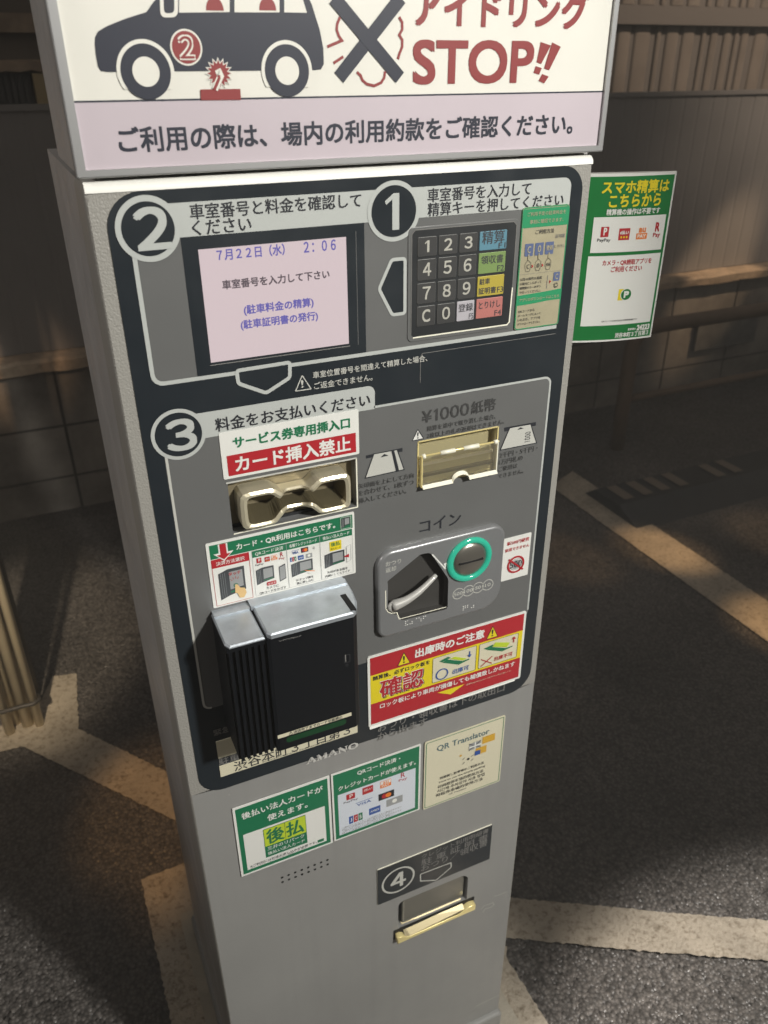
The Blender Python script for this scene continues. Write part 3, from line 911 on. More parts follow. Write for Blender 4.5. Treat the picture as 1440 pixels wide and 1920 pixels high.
# ---- ticket slot
ts = MB()
ts.wall(HT, -0.8, 10, COINP); ts.rect(78.5, 1091, 201, 1141, 10, mat('slot_back', (0.26, 0.22, 0.14), 0.4, metal=0.3))
ts.box(78.5, 7, 1091, 201, 9.5, 1094, BLACK)
ts.stroke([(77, 1142), (202.2, 1142)], 1.6, -1.5, PALEINK); ts.stroke([(202, 1142), (202, 1089.5), (79, 1089.5)], 1.3, -1.5, FROST)
slot = ts.build('ticket_slot', mach)
cx, cz = 138.5, 1114.5
hole = [(-47, -13.5), (-47, 14), (-24, 14), (-16, 6.5), (-9, 8.2), (9, 8.2), (16, 6.5), (24, 14), (48, 14), (48, -13.5), (24, -13.5), (16, -4.5), (9, -6.5), (-9, -6.5), (-16, -4.5), (-24, -13.5)]
outr = [(-53, -18), (-53, 19), (-22, 19), (-13, 11.5), (-8, 11.5), (8, 11.5), (13, 11.5), (22, 19), (53, 19), (53, -18), (22, -18), (14, -9.5), (8, -10.5), (-8, -10.5), (-14, -9.5), (-22, -18)]
hole = [(cx+a, cz+b) for a, b in hole]; outr = [(cx+a, cz+b) for a, b in outr]
bz = MB()
ys = [-13 if i not in (4, 5, 12, 13) else -4 for i in range(len(hole))]
def chaikin(l, r=0.22):
    out = []
    for i in range(len(l)):
        a, b = l[i], l[(i+1) % len(l)]
        out += [tuple(p*(1-r)+q*r for p, q in zip(a, b)), tuple(p*r+q*(1-r) for p, q in zip(a, b))]
    return out
h3 = [(p[0], p[1], y) for p, y in zip(hole, ys)]
h3 = chaikin(h3, 0.13); outr = chaikin(outr, 0.13); h3 = chaikin(h3, 0.2); outr = chaikin(outr, 0.2)
hole = [(a, b) for a, b, c in h3]; ys = [c for a, b, c in h3]
n = len(hole)
for i in range(n):
    j = (i+1) % n
    def q(l, k, yy): return (l[k][0], yy, l[k][1])
    mid = lambda k: ((hole[k][0]+outr[k][0])/2, (hole[k][1]+outr[k][1])/2)
    vo = [q(outr, i, ys[i]+1.5), q(outr, j, ys[j]+1.5)]
    m1, m2 = mid(i), mid(j)
    vm = [(m1[0], ys[i], m1[1]), (m2[0], ys[j], m2[1])]
    vh = [q(hole, i, ys[i]+1.2), q(hole, j, ys[j]+1.2)]
    vb = [(outr[i][0], 9, outr[i][1]), (outr[j][0], 9, outr[j][1])]
    sc_ = lambda k: (cx+(hole[k][0]-cx)*0.90, cz+(hole[k][1]-cz)*0.22)
    f1, f2 = sc_(i), sc_(j)
    vf = [(f1[0], 8.5, f1[1]), (f2[0], 8.5, f2[1])]
    bz.add(vo+vm, [(0, 2, 3, 1)], GOLD, True); bz.add(vm+vh, [(0, 2, 3, 1)], GOLD, True)
    bz.add(vo+vb, [(0, 1, 3, 2)], GOLD); bz.add(vh+vf, [(0, 2, 3, 1)], DARKGOLD)
bz.build('bezel', slot)

# ---- bill slot with clear hinged flap
bs = MB()
bs.wall(HB_, -0.8, 9, GOLD); bs.rect(268, 1097.5, 356, 1145.5, 9, mat('bill_back', (0.46, 0.41, 0.24), 0.35, metal=0.3))
bs.box(270, 5, 1118, 354, 8.8, 1121, GOLD); bs.box(270, 3, 1106, 354, 8.8, 1109, DARKGOLD)
for (a, b) in (((267, 1146.3), (357, 1146.3)), ((357, 1146.3), (357, 1097)), ((267, 1097), (267, 1146.3))):
    bs.stroke([a, b], 1.6, -1.6, GOLDB)
slot = bs.build('bill_slot', mach)
fl = MB()
prof = [(269.5, 1100), (303, 1100)] + [(312.5 - 9.5*math.cos(R(a)), 1100 + 7.5*math.sin(R(a))) for a in range(15, 180, 15)] + [(322, 1100), (355, 1100), (355, 1131), (269.5, 1131)]
fl.prism(prof, -6.0, -3.0, CLEAR)
edge = prof[:-2]
for i in range(len(edge)-1):
    (ax, az), (bx, bz_) = edge[i], edge[i+1]
    fl.add([(ax, -9.5, az-2.5), (bx, -9.5, bz_-2.5), (bx, -6.2, bz_+0.6), (ax, -6.2, az+0.6), (ax, -3.0, az-2.5), (bx, -3.0, bz_-2.5)], [(0, 1, 2, 3), (0, 4, 5, 1)], FROST)
fl.box(268.6, -6.4, 1098, 270.0, -2.5, 1131, GOLDB); fl.box(354.4, -6.4, 1098, 355.6, -2.5, 1131, FROST)
fl.build('flap', slot)
hg = MB()
hg.tube([(268, -4.5, 1131.5), (357, -4.5, 1131.5)], 1.1, GOLDB, 10)
for a, b in ((290, 306), (316, 333)):
    hg.tube([(a, -4.8, 1131.5), (b, -4.8, 1131.5)], 2.2, FROST, 12)
hg.tube([(270, -4.8, 1131.5), (273, -4.8, 1131.5)], 2.4, FROST, 12); hg.tube([(351, -4.8, 1131.5), (355, -4.8, 1131.5)], 2.4, FROST, 12)
hg.build('hinge', slot)

# ---- coin unit
cu = MB()
cu.prism(rr(219.5, 926, 371.5, 1033.5, (12, 26, 16, 18), 8), -8.0, -0.9, COINP, bev=3.0, holes=[HC])
cu.wall(HC, -8.0, -4.2 + 8, COINR); cu.poly(HC, 3.8, COINR)
cu.stroke([(228.4, 987.8), (228.6, 964.7), (231, 959.9), (234.7, 956.8), (241.6, 955.6), (244.2, 946.4), (301.4, 945)], 1.0, -8.15, FROST)
cu.text('おつり', 228.6, 1017.8, 245.9, 1022.2, -8.2, PALEINK, 0.06); cu.text('返却', 228.5, 1010.2, 240.2, 1014.7, -8.2, PALEINK, 0.06)
a_, b_, c_ = (282.1, 1018.1), (298.6, 995.4), (296, 1002.5)
cu.stroke([a_, b_], 1.5, -8.2, WHITE); cu.poly([b_, c_, (c_[0]+3.4, c_[1]+1.2)], -8.25, WHITE)
for px, s in (((315.7, 958.5), '500'), ((328.4, 958.7), '100'), ((340.5, 959.4), '50'), ((353, 959.5), '10')):
    cu.ring(px[0], px[1], 6.3, 7.2, -8.2, PALEINK, 28)
    k = 1.75*len(s)
    cu.text(s, px[0]-k, px[1]-2.2, px[0]+k, px[1]+2.2, -8.2, PALEINK, 0.08)
def braille(x, z, cells):
    for i, dots in enumerate(cells):
        for d in dots:
            cu.disc(x + i*5.4 + (d > 3)*2.4, z - ((d-1) % 3)*2.4, 0.75, -8.35, WHITE, 8)
braille(*(251.7, 940.8), ((1, 2, 3, 4, 6), (3, 5, 6), (4,), (1, 5, 6), (1, 2, 4)))
braille(*(323, 939.2), ((1, 2, 4, 5, 3), (1, 2), (3, 5, 6)))
coin = cu.build('coin_unit', mach)
lv = MB()
pts = [Vector(p) for p in ((236.4, 965.1), (251.5, 971.4), (269.2, 979.9), (288.2, 989.9))]
path = []
for i in range(13):
    tt = i/12*3; k = min(2, int(tt)); u = tt-k
    q = pts[k].lerp(pts[k+1], u); path.append((q.x, -7.0 - 3*math.sin(math.pi*i/12), q.y - 2.2*math.sin(math.pi*i/12)))
rad = [6.4, 6.0, 5.5, 5.0, 4.6, 4.3, 4.0, 3.8, 3.5, 3.2, 3.0, 2.8, 2.3]
lv.tube(path, rad, CHROME, 14)
p0 = path[0]
for i in range(1, 5):
    pass
lv.torus(p0[0], p0[1]-1, p0[2], 0.2, 6.4, CHROME, 24, 10, 0.9)
lv.build('return_lever', coin)
rg = MB(); RC = ((327.1, 1000.6)); rg.torus(RC[0], -9.5, RC[1], 20.2, 27.2, RING, 56, 12, 0.8); rg.build('light_ring', coin)
sl = MB()
vs = [(RC[0], -14.0, RC[1])]; fs = []; n = 40
for k in range(1, 6):
    a = R(90*k/5)
    for i in range(n):
        b = 2*math.pi*i/n
        vs.append((RC[0]+20.6*math.sin(a)*math.cos(b), -9.0-5.0*math.cos(a), RC[1]+20.6*math.sin(a)*math.sin(b)))
fs += [(0, 1+(i+1) % n, 1+i) for i in range(n)]
for k in range(4):
    for i in range(n):
        fs.append((1+k*n+i, 1+k*n+(i+1) % n, 1+(k+1)*n+(i+1) % n, 1+(k+1)*n+i))
sl.add(vs, fs, mat('coin_dome', (0.34, 0.32, 0.28), 0.28, metal=0.8), True)
sl.box(RC[0]-14.5, -14.6, RC[1]-0.9, RC[0]+14.0, -12.6, RC[1]+1.0, BLACKM)
sl.build('coin_slot', coin)

# ---- card reader
cr = thing('card_reader', (0, 0, 0), '', ''); del cr['label']; del cr['category']; cr.parent = mach
XL, XM, XR, ZB, ZT, YF = 49.0, 86.0, 184.0, 867.0, 1007.0, -60.0
mb = MB()
prof = [(XM, -3), (XM, YF+1), (XM+3, YF), (XR-13, YF), (XR-8, YF+4), (XR-3, YF+16), (XR, YF+34), (XR+1.5, -1)]
vs = [(x, y, z) for z in (ZB, ZT) for x, y in prof]; n = len(prof)
mb.add(vs, [(i, i+1, n+i+1, n+i) for i in range(n-1)] + [tuple(range(n))[::-1], tuple(range(n, 2*n))], BLACK)
mb.build('reader_body', cr)
mb = MB()
yb = YF+3
mb.box(XL, yb+5, ZB-2, XM-0.6, -0.9, ZT, BLACK)
for i in range(6):
    x = XL + 1.5 + i*5.9
    mb.box(x, yb, ZB, x+3.2, yb+5, ZT-6, BLACK)
mb.box(XL, yb, ZT-6, XM-0.6, yb+5, ZT, BLACK)
mb.build('ribbed_side', cr)
# silver caps
def cap(x0, x1, z0, z1, yf, name, right=False):
    b = MB()
    if right:
        pf = [(x0, -3), (x0, yf+4), (x0+3, yf), (x1-13, yf), (x1-8, yf+4), (x1-3, yf+16), (x1, yf+34), (x1+1.5, -3)]
    else:
        pf = [(x0, -3), (x0, yf+6), (x0+3, yf), (x1, yf), (x1, -3)]
    n = len(pf)
    lo = [(x, y, z0) for x, y in pf]; hi = [(x, y, z1-1.4) for x, y in pf]
    cxm = sum(x for x, y in pf)/n
    top = [(x + (1.4 if x < cxm else -1.4), min(y+1.4, -2.9), z1) for x, y in pf]
    b.add(lo+hi+top, [(i, i+1, n+i+1, n+i) for i in range(n-1)] + [(n+i, n+i+1, 2*n+i+1, 2*n+i) for i in range(n-1)] + [tuple(range(2*n, 3*n))], SILV)
    return b.build(name, cr)
cap(XL-0.5, XM-1.2, ZT, ZT+2.6, YF+1, 'top_cap')
cap(XM+1.0, XR+0.3, ZT+0.2, ZT+5.6, YF-1, 'top_cap', True)
mb = MB()
mb.box(XM-1.0, -14, ZT+2.8, XR-1, -0.9, ZT+7.2, SILV); mb.box(XL+0.5, -12, ZT+2.7, XM-1.4, -0.9, ZT+4.6, SILV)
mb.build('back_rib', cr)
mb = MB(); mb.prism([(XR-14, ZT+6.2), (XR-8.5, ZT+6.2), (XR-8.5, ZT+1), (XR-14, ZT+1)], YF+2, YF+30, BLACKM); mb.build('edge_notch', cr)
mb = MB()
yf = YF - 0.15
mb.text('ViVOpay', 97.1, 1000.6, 118.7, 1002.7, yf-0.1, DIMINK, 0.05)
mb.stroke(rr(*(160.3, 954.4, 166.3, 963.7), 1), 0.5, yf-0.1, mat('faint_print', (0.045, 0.045, 0.05), 0.4), closed=True)
mb.stroke([(161.7, 964.4), (161.9, 955.7)], 1.0, yf-0.2, DIMINK)
mb.ring(*(162.9, 951.1), 1.0, 1.5, yf-0.1, MATS['faint_print'], 14)
mb.build('reader_lettering', cr)
mb = MB()
mb.rect(87.5, 884.0, 166.0, 888.6, yf-0.1, CREAM)
mb.text('⚠決済完了までカード引抜禁止', 99, 884.5, 156, 888.1, yf-0.2, INK, 0.10)
mb.build('warning_strip', cr)
mb = MB()
mb.rrect(96, 875.0, 160, 882.3, 3, yf-0.1, mat('dark_green_window', (0.010, 0.050, 0.020), 0.25))
mb.build('indicator_window', cr)

# ---- name strips under the reader
def strip(box, texts):
    b = MB()
    b.prism(rr(*box, 0.6), -1.9, -0.8, CREAM)
    for tx in texts: b.text(tx[0], *tx[1], -2.05, INK, tx[2])
    return b.build('name_strip', mach)
strip((36, 824, 72, 848), [('C棟', (55, 829, 70, 842), 0.15)])
strip((35.8, 797, 195, 812.5), [('渋谷本町３丁目第３', (51, 799.5, 186, 811.5), 0.12), ('Shibuyahonmachi Sanchome Daisan', (82, 797.6, 166, 800.2), 0.02)])

# ================================================================ stickers
class Stick:
    """a rectangular sticker, printed in units of its own width and height (u from left, v from bottom)"""
    def __init__(self, box, base, r=1.5, y=-1.9, th=0.9, edge=None):
        self.x0, self.z0, self.x1, self.z1 = box
        self.y = y; self.b = MB()
        self.b.prism(rr(*box, r), y, y+th, base, mside=edge or base)
    def X(self, u): return self.x0 + (self.x1-self.x0)*u
    def Zz(self, v): return self.z0 + (self.z1-self.z0)*v
    def P(self, *uv): return [(self.X(a), self.Zz(b)) for a, b in uv]
    def rect(self, u0, v0, u1, v1, m, k=1, r=0):
        y = self.y - 0.2*k
        if r: self.b.rrect(self.X(u0), self.Zz(v0), self.X(u1), self.Zz(v1), r, y, m)
        else: self.b.rect(self.X(u0), self.Zz(v0), self.X(u1), self.Zz(v1), y, m)
    def frame(self, u0, v0, u1, v1, w, m, k=1, r=1):
        self.b.stroke(rr(self.X(u0), self.Zz(v0), self.X(u1), self.Zz(v1), r), w, self.y-0.2*k, m, closed=True)
    def text(self, s, u0, v0, u1, v1, m, bold=0.1, k=2):
        self.b.text(s, self.X(u0), self.Zz(v0), self.X(u1), self.Zz(v1), self.y - 0.2*k, m, bold)
    def poly(self, pts, m, k=2): self.b.poly(self.P(*pts), self.y-0.2*k, m)
    def line(self, pts, w, m, k=2, closed=False): self.b.stroke(self.P(*pts), w, self.y-0.2*k, m, closed=closed)
    def disc(self, u, v, r, m, k=2): self.b.disc(self.X(u), self.Zz(v), r, self.y-0.2*k, m, 24)
    def ring(self, u, v, r0, r1, m, k=2): self.b.ring(self.X(u), self.Zz(v), r0, r1, self.y-0.2*k, m, 36)
    def done(self, label, parent=None): return self.b.build('sticker', parent or mach, label=label)
def pay_logos(s, items, k=2):
    for kind, u0, v0, u1, v1 in items:
        du, dv = u1-u0, v1-v0
        if kind == 'pp':
            s.rect(u0+du*.2, v0+dv*.35, u0+du*.8, v1, RED, k, 0.5); s.text('P', u0+du*.42, v0+dv*.5, u0+du*.64, v0+dv*.92, WHITE, 0.08, k+1)
            s.text('PayPay', u0, v0, u1, v0+dv*.26, INK, 0.02, k)
        if kind == 'dp':
            s.rect(u0, v0, u1, v1, RED, k, 0.8); s.text('d払い', u0+du*.12, v0+dv*.45, u0+du*.9, v0+dv*.8, WHITE, 0.05, k+1)
            for q in (.28, .5, .72): s.disc(u0+du*q, v0+dv*.22, 0.28, YELLOW, k+1)
        if kind == 'au':
            s.rect(u0, v0, u1, v1, ORANGE, k); s.rect(u0+du*.04, v0+dv*.52, u1-du*.04, v1-dv*.04, WHITE, k+1)
            s.text('au', u0+du*.25, v0+dv*.60, u0+du*.75, v0+dv*.90, ORANGE, 0.08, k+2); s.text('PAY', u0+du*.15, v0+dv*.12, u0+du*.85, v0+dv*.42, WHITE, 0.06, k+1)
        if kind == 'rp':
            s.text('R', u0+du*.25, v0+dv*.45, u0+du*.75, v1, RED, 0.10, k); s.text('Pay', u0, v0, u1, v0+dv*.34, RED, 0.03, k)
        if kind == 'visa':
            s.rect(u0, v0+dv*.9, u1, v1, BLUE, k); s.text('VISA', u0+du*.08, v0+dv*.2, u0+du*.92, v0+dv*.72, BLUE, 0.10, k)
        if kind == 'mc':
            s.rect(u0, v0, u1, v1, INK, k); r = (s.Zz(v1)-s.Zz(v0))*.34
            s.disc(u0+du*.38, v0+dv*.5, r, RED, k+1); s.disc(u0+du*.62, v0+dv*.5, r, ORANGE, k+2)
        if kind == 'jcb':
            for i, (m_, ch) in enumerate(((BLUE, 'J'), (RED, 'C'), (GREEN, 'B'))):
                a = u0+du*i/3
                s.rect(a+du*.01, v0, a+du*.30, v1, m_, k, 0.5); s.text(ch, a+du*.09, v0+dv*.25, a+du*.22, v0+dv*.75, WHITE, 0.04, k+1)
        if kind == 'amex':
            s.rect(u0, v0, u1, v1, BLUE, k); s.text('AMEX', u0+du*.1, v0+dv*.35, u0+du*.9, v0+dv*.65, WHITE, 0.03, k+1)
        if kind == 'din':
            s.rect(u0, v0, u1, v1, MGREY, k, 0.3); s.disc(u0+du*.5, v0+dv*.55, (s.Zz(v1)-s.Zz(v0))*.28, WHITE, k+1)

# 1 red and white "no card" sticker above the ticket slot
s = Stick((75.6, 1146, 205, 1190.5), WHITE, 1.5)
s.rect(.035, .06, .975, .50, RED)
s.text('サービス券専用挿入口', .09, .62, .93, .88, GREEN, 0.35)
s.text('カード挿入禁止', .09, .13, .93, .44, WHITE, 0.42)
s.done('white and red sticker above the ticket slot')

# 2 card and code guide above the card reader
s = Stick((52, 1014.4, 198.1, 1085.5), WHITE, 1.5)
s.rect(.02, .755, .985, .965, GREEN)
s.text('カード・QR利用はこちらです。', .19, .80, .86, .92, WHITE, 0.14)
s.rect(.02, .615, .265, .745, RED)
s.text('決済方法選択', .05, .635, .235, .715, WHITE, 0.06)
s.frame(.022, .025, .265, .745, .4, RED, 2, .3)
for a, b, tx in ((.285, .515, 'QRコード決済'), (.517, .747, '各種クレジットカード'), (.749, .98, '後払い法人カード')):
    s.rect(a, .64, b, .745, GREEN)
    s.text(tx, a+.02, .655, b-.02, .73, WHITE, 0.05)
    s.frame(a, .03, b, .745, .25, MGREY, 2, .2)
s.poly([(.075, .96), (.135, .96), (.135, .83), (.17, .83), (.105, .70), (.04, .83), (.075, .83)], WHITE, 3)
s.poly([(.085, .96), (.125, .96), (.125, .805), (.152, .805), (.105, .725), (.06, .805), (.085, .805)], RED, 4)
def mini(u0, v0, u1, v1, sk=.10, k=2):
    du, dv = u1-u0, v1-v0
    s.poly([(u0, v0), (u0+du*.36, v0+dv*sk), (u0+du*.36, v1), (u0, v1-dv*sk)], DGREY, k)
    s.poly([(u0+du*.36, v0+dv*sk), (u1, v0+dv*2*sk), (u1, v1), (u0+du*.36, v1)], DGREY, k)
    s.poly([(u0+du*.40, v0+dv*3*sk), (u0+du*.92, v0+dv*3.4*sk), (u0+du*.92, v1-dv*.1), (u0+du*.40, v1-dv*.1)], MGREY, k+1)
    s.poly([(u0+du*.40, v0+dv*1.8*sk), (u0+du*.92, v0+dv*2.2*sk), (u0+du*.92, v0+dv*2.8*sk), (u0+du*.40, v0+dv*2.4*sk)], GREEN, k+1)
    for q in (.08, .16, .24): s.line([(u0+du*q, v0+dv*.08), (u0+du*q, v1-dv*.1)], .25, MGREY, k+1)
mini(.055, .10, .225, .56)
for a in (60, 85, 110, 135): s.line([(.16+.030*math.cos(R(a)), .33+.06*math.sin(R(a))), (.16+.045*math.cos(R(a)), .33+.10*math.sin(R(a)))], .5, RED, 5)
s.text('タッチ', .12, .45, .20, .51, RED, 0.08, 5)
s.ring(.16, .29, 1.5, 2.2, GREEN, 5)
s.poly([(.155, .30), (.17, .30), (.185, .24), (.215, .22), (.225, .14), (.205, .07), (.175, .08), (.165, .16), (.150, .17)], SKIN, 6)
pay_logos(s, [('pp', .30, .50, .355, .62), ('dp', .365, .535, .40, .61), ('au', .41, .535, .45, .61), ('rp', .462, .51, .50, .63)])
mini(.30, .20, .42, .46); s.poly([(.455, .17), (.50, .20), (.50, .44), (.455, .41)], DGREY, 2); s.poly([(.459, .19), (.496, .215), (.496, .42), (.459, .40)], MGREY, 3)
s.rect(.365, .155, .43, .215, RED, 4, 1); s.text('カメラ', .373, .165, .423, .205, WHITE, 0.04, 5)
s.text('カメラに', .36, .095, .445, .14, INK, 0.03); s.text('QRコードをかざす', .31, .035, .495, .08, INK, 0.03)
pay_logos(s, [('visa', .55, .54, .60, .61), ('mc', .615, .545, .665, .62), ('jcb', .535, .44, .58, .51), ('amex', .59, .44, .63, .51), ('din', .645, .44, .69, .51)])
for r_ in (1.2, 2.0, 2.8): s.b.ring(s.X(.69), s.Zz(.58), r_-.25, r_, s.y-.4, INK, 8, -40, 40)
mini(.54, .19, .69, .42); s.poly([(.64, .24), (.73, .20), (.735, .17), (.66, .19)], WHITE, 5); s.line([(.63, .26), (.70, .215)], .7, ORANGE, 6)
s.text('ICチップ面を', .57, .10, .69, .15, INK, 0.03); s.text('奥に差し込む', .57, .045, .69, .092, INK, 0.03)
s.rect(.815, .46, .90, .61, YELLOW, 2, .5); s.text('後払', .825, .53, .89, .60, GREEN, 0.08, 3); s.text('法人カード', .822, .475, .893, .515, INK, 0.02, 3)
mini(.775, .20, .92, .44); s.poly([(.935, .22), (.965, .25), (.965, .50), (.935, .48)], WHITE, 3); s.line([(.935, .22), (.965, .25), (.965, .50), (.935, .48)], .3, MGREY, 4, True)
s.poly([(.91, .33), (.95, .36), (.95, .30)], RED, 6)
s.text('矢印がある面を', .79, .10, .94, .15, INK, 0.03); s.text('内側にしてスライド', .775, .045, .955, .092, INK, 0.03)
mini(.905, .785, .965, .945, .1, 3); s.frame(.90, .775, .972, .955, .35, WHITE, 5, .3)
s.done('white sticker with green header and card pictures')

# 3 small no-new-coin sticker
s = Stick((374.3, 953.7, 409.9, 1009.7), WHITE, 0.8)
s.text('新500円硬貨', .12, .82, .92, .93, RED, 0.08); s.text('使用できません', .06, .67, .95, .78, RED, 0.08)
s.disc(.5, .34, 7.6, MGREY); s.ring(.5, .34, 6.2, 6.9, WHITE, 3); s.text('500', .28, .27, .72, .42, DGREY, 0.15, 3)
s.ring(.5, .34, 9.0, 11.3, RED, 4); s.line([(.22, .50), (.78, .18)], 2.2, RED, 5)
s.done('small white sticker with a crossed out coin')

# 4 red and yellow lock plate warning
s = Stick((208.8, 799.4, 413.6, 901.6), WHITE, 2.5, -2.2, 1.4)
s.rect(.015, .735, .985, .975, RED, 1); s.rect(.015, .33, .985, .735, YELLOW, 1); s.rect(.015, .03, .985, .33, RED, 1)
s.text('出庫時のご注意', .285, .79, .72, .93, WHITE, 0.42)
for a in (.175, .735):
    s.poly([(a, .755), (a+.08, .755), (a+.04, .93)], INK, 2); s.poly([(a+.006, .765), (a+.074, .765), (a+.04, .915)], YELLOW, 3); s.text('!', a+.035, .785, a+.045, .88, INK, 0.2, 4)
s.text('精算後、必ずロック板を', .03, .655, .375, .715, INK, 0.16)
s.text('確認', .078, .397, .342, .592, INK, 0.9, 1.5); s.text('確認', .072, .405, .336, .60, WHITE, 1.0, 2); s.text('確認', .072, .405, .336, .60, RED, 0.5, 3.2)
s.text('してください。', .09, .36, .31, .42, INK, 0.14)
for a, b in ((.395, .675), (.695, .955)):
    s.rect(a, .36, b, .715, CREAM, 2, 1.5); s.frame(a, .36, b, .715, .5, INK, 3, 1.5)
def lockpic(u, v, w_, h_, up):
    s.poly([(u+.02*w_, v+.85*h_), (u+.30*w_, v+1.0*h_), (u+.40*w_, v+.86*h_), (u+.12*w_, v+.70*h_)], GREEN, 4)
    s.poly([(u+.12*w_, v+.66*h_), (u+.28*w_, v+.80*h_), (u+.78*w_, v+.30*h_), (u+.62*w_, v+.14*h_)], GREEN2 if False else GREEN, 4)
    s.poly([(u+.62*w_, v+.08*h_), (u+1.0*w_, v+.26*h_), (u+1.0*w_, v+.34*h_), (u+.70*w_, v+.30*h_)], GREEN, 5)
    if up: s.poly([(u+.30*w_, v+.82*h_), (u+.40*w_, v+1.15*h_), (u+.90*w_, v+.72*h_), (u+.80*w_, v+.38*h_)], LIME, 6)
    else: s.poly([(u+.36*w_, v+.80*h_), (u+.52*w_, v+.86*h_), (u+.92*w_, v+.42*h_), (u+.78*w_, v+.36*h_)], LIME, 6)
lockpic(.43, .50, .20, .18, False); lockpic(.72, .50, .20, .16, True)
s.line([(.63, .67), (.63, .61)], 1.3, BLUE, 6); s.poly([(.616, .62), (.644, .62), (.63, .58)], BLUE, 7)
s.line([(.925, .60), (.925, .655)], 1.3, RED, 6); s.poly([(.911, .65), (.939, .65), (.925, .69)], RED, 7)
s.ring(.455, .455, 6.6, 8.2, BLUE, 5); s.text('出庫可', .525, .405, .63, .465, BLUE, 0.14, 4)
s.line([(.71, .385), (.785, .49)], 1.3, RED, 5); s.line([(.71, .49), (.785, .385)], 1.3, RED, 5.5); s.text('出庫不可', .80, .405, .925, .46, RED, 0.14, 4)
s.text('ロック板により車両が損傷しても補償致しかねます', .07, .225, .95, .30, WHITE, 0.16)
s.text('※駐車場を出る際には必ずロック板が下がった事をご確認ください', .62, .155, .93, .185, CREAM, 0.0)
s.poly([(.43, .19), (.61, .19), (.52, .10)], YELLOW, 2)
o = s.done('red and yellow warning sticker with lock plate pictures')
mb = MB(); bx = (208.8, 799.4, 413.6, 901.6)
mb.add([(bx[0]+1, -2.0, bx[1]+0.3), (bx[2]-8, -2.0, bx[1]+0.3), (bx[2]-8, -2.9, bx[1]-1.2), (bx[0]+1, -3.8, bx[1]-2.6)], [(0, 3, 2, 1)], WHITE)
mb.build('curled_edge', o)

# 5 app sticker beside the keypad
s = Stick((366.5, 1243.5, 416.8, 1354.0), SAND, 3, -2.4, 1.4, edge=GREEN2)
s.frame(.012, .006, .988, .994, .9, GREEN2, 1.3, 3)
s.rect(.01, .84, .99, .985, GREEN2, 1, 2)
s.text('ご利用予定の駐車料金を', .10, .925, .92, .965, SAND, 0.04); s.text('事前に確認できます。', .16, .865, .88, .905, SAND, 0.04)
s.text('ご利用方法', .30, .785, .70, .82, MIDINK, 0.05)
s.text('証明書', .74, .735, .95, .775, DIMINK, 0.02); s.text('とりけし', .74, .655, .97, .69, DIMINK, 0.02)
for u, ch in ((.10, 'C'), (.32, '0'), (.54, '登録')):
    s.rect(u, .615, u+.18, .715, mat('app_blue', (0.10, 0.13, 0.24), 0.4), 2, .6)
    s.text(ch, u+.055 if len(ch) == 1 else u+.02, .64, u+.125 if len(ch) == 1 else u+.16, .695, SAND, 0.10, 3)
    s.line([(u+.09, .63), (u+.09, .585)], 1.4, SAND, 4)
    s.line(s_ := [(u+.03, .56), (u+.03, .525), (u+.06, .49), (u+.13, .49), (u+.155, .525), (u+.15, .56), (u+.09, .585)], .35, MIDINK, 3, True)
    s.text(ch, u+.065 if len(ch) == 1 else u+.05, .515, u+.12 if len(ch) == 1 else u+.14, .55, MIDINK, 0.03, 4)
for u in (.275, .495): s.poly([(u, .515), (u, .545), (u+.035, .53)], RED, 3)
s.line([(.04, .47), (.96, .47)], .2, DIMINK, 2)
for i, tx in enumerate(('以降の操作は画面', 'の案内にしたがって', '精算機のキーボタン', 'で行ってください。')): s.text(tx, .05, .415-.036*i, .52, .442-.036*i, MIDINK, 0.02)
s.line([(.65, .33), (.65, .44)], .6, DIMINK, 2); s.poly([(.70, .37), (.70, .40), (.735, .385)], RED, 3)
s.rect(.78, .385, .92, .46, MATS['app_blue'], 2, .6); s.text('C', .82, .40, .88, .445, SAND, .06, 3); s.ring(.85, .35, 2.0, 2.4, MIDINK, 3); s.text('C', .82, .335, .87, .365, MIDINK, 0.02, 3)
s.poly([(.0, .21), (.40, .215), (.70, .225), (1.0, .225), (1.0, .315), (.6, .305), (.0, .295)], GREEN2, 1)
s.text('アプリのダウンロードはこちら', .06, .235, .95, .275, SAND, 0.05)
for i, tx in enumerate(('QRコードから', 'ホームページに入って', 'いただき、アプリを', 'ダウンロードください。')): s.text(tx, .06, .145-.036*i, .57 if i else .42, .172-.036*i, MIDINK, 0.03)
s.done('worn sand and green app sticker beside the keypad')

# 6-8 lower stickers
s = Stick((42.8, 628.8, 158.2, 744.1), WHITE, 1.0)
s.rect(.025, .025, .975, .975, GREEN, 1, .5); s.rect(.07, .07, .93, .60, WHITE, 2, .5)
s.text('後払い法人カードが', .08, .80, .92, .915, WHITE, 0.20); s.text('使えます。', .33, .66, .75, .765, WHITE, 0.20)
s.rect(.27, .155, .72, .575, GREEN, 3, .5); s.rect(.275, .32, .715, .57, LIME, 4, .5); s.line([(.495, .32), (.495, .57)], .4, INK, 5)
s.text('後', .30, .345, .48, .55, GREEN, 0.45, 5); s.text('払', .51, .345, .69, .55, GREEN, 0.45, 5)
s.text('三井のリパーク', .295, .255, .69, .305, WHITE, 0.06, 4); s.text('後払い法人カード', .295, .18, .69, .235, WHITE, 0.06, 4)
s.text('※ご利用には別途お申し込みが必要です。', .10, .10, .82, .125, INK, 0.03, 3); s.rect(.83, .09, .90, .13, GREEN, 3)
s.text('詳しくはホームページをご確認ください', .10, .075, .70, .092, DIMINK, 0.0, 3)
s.done('green and white sticker for deferred payment cards')

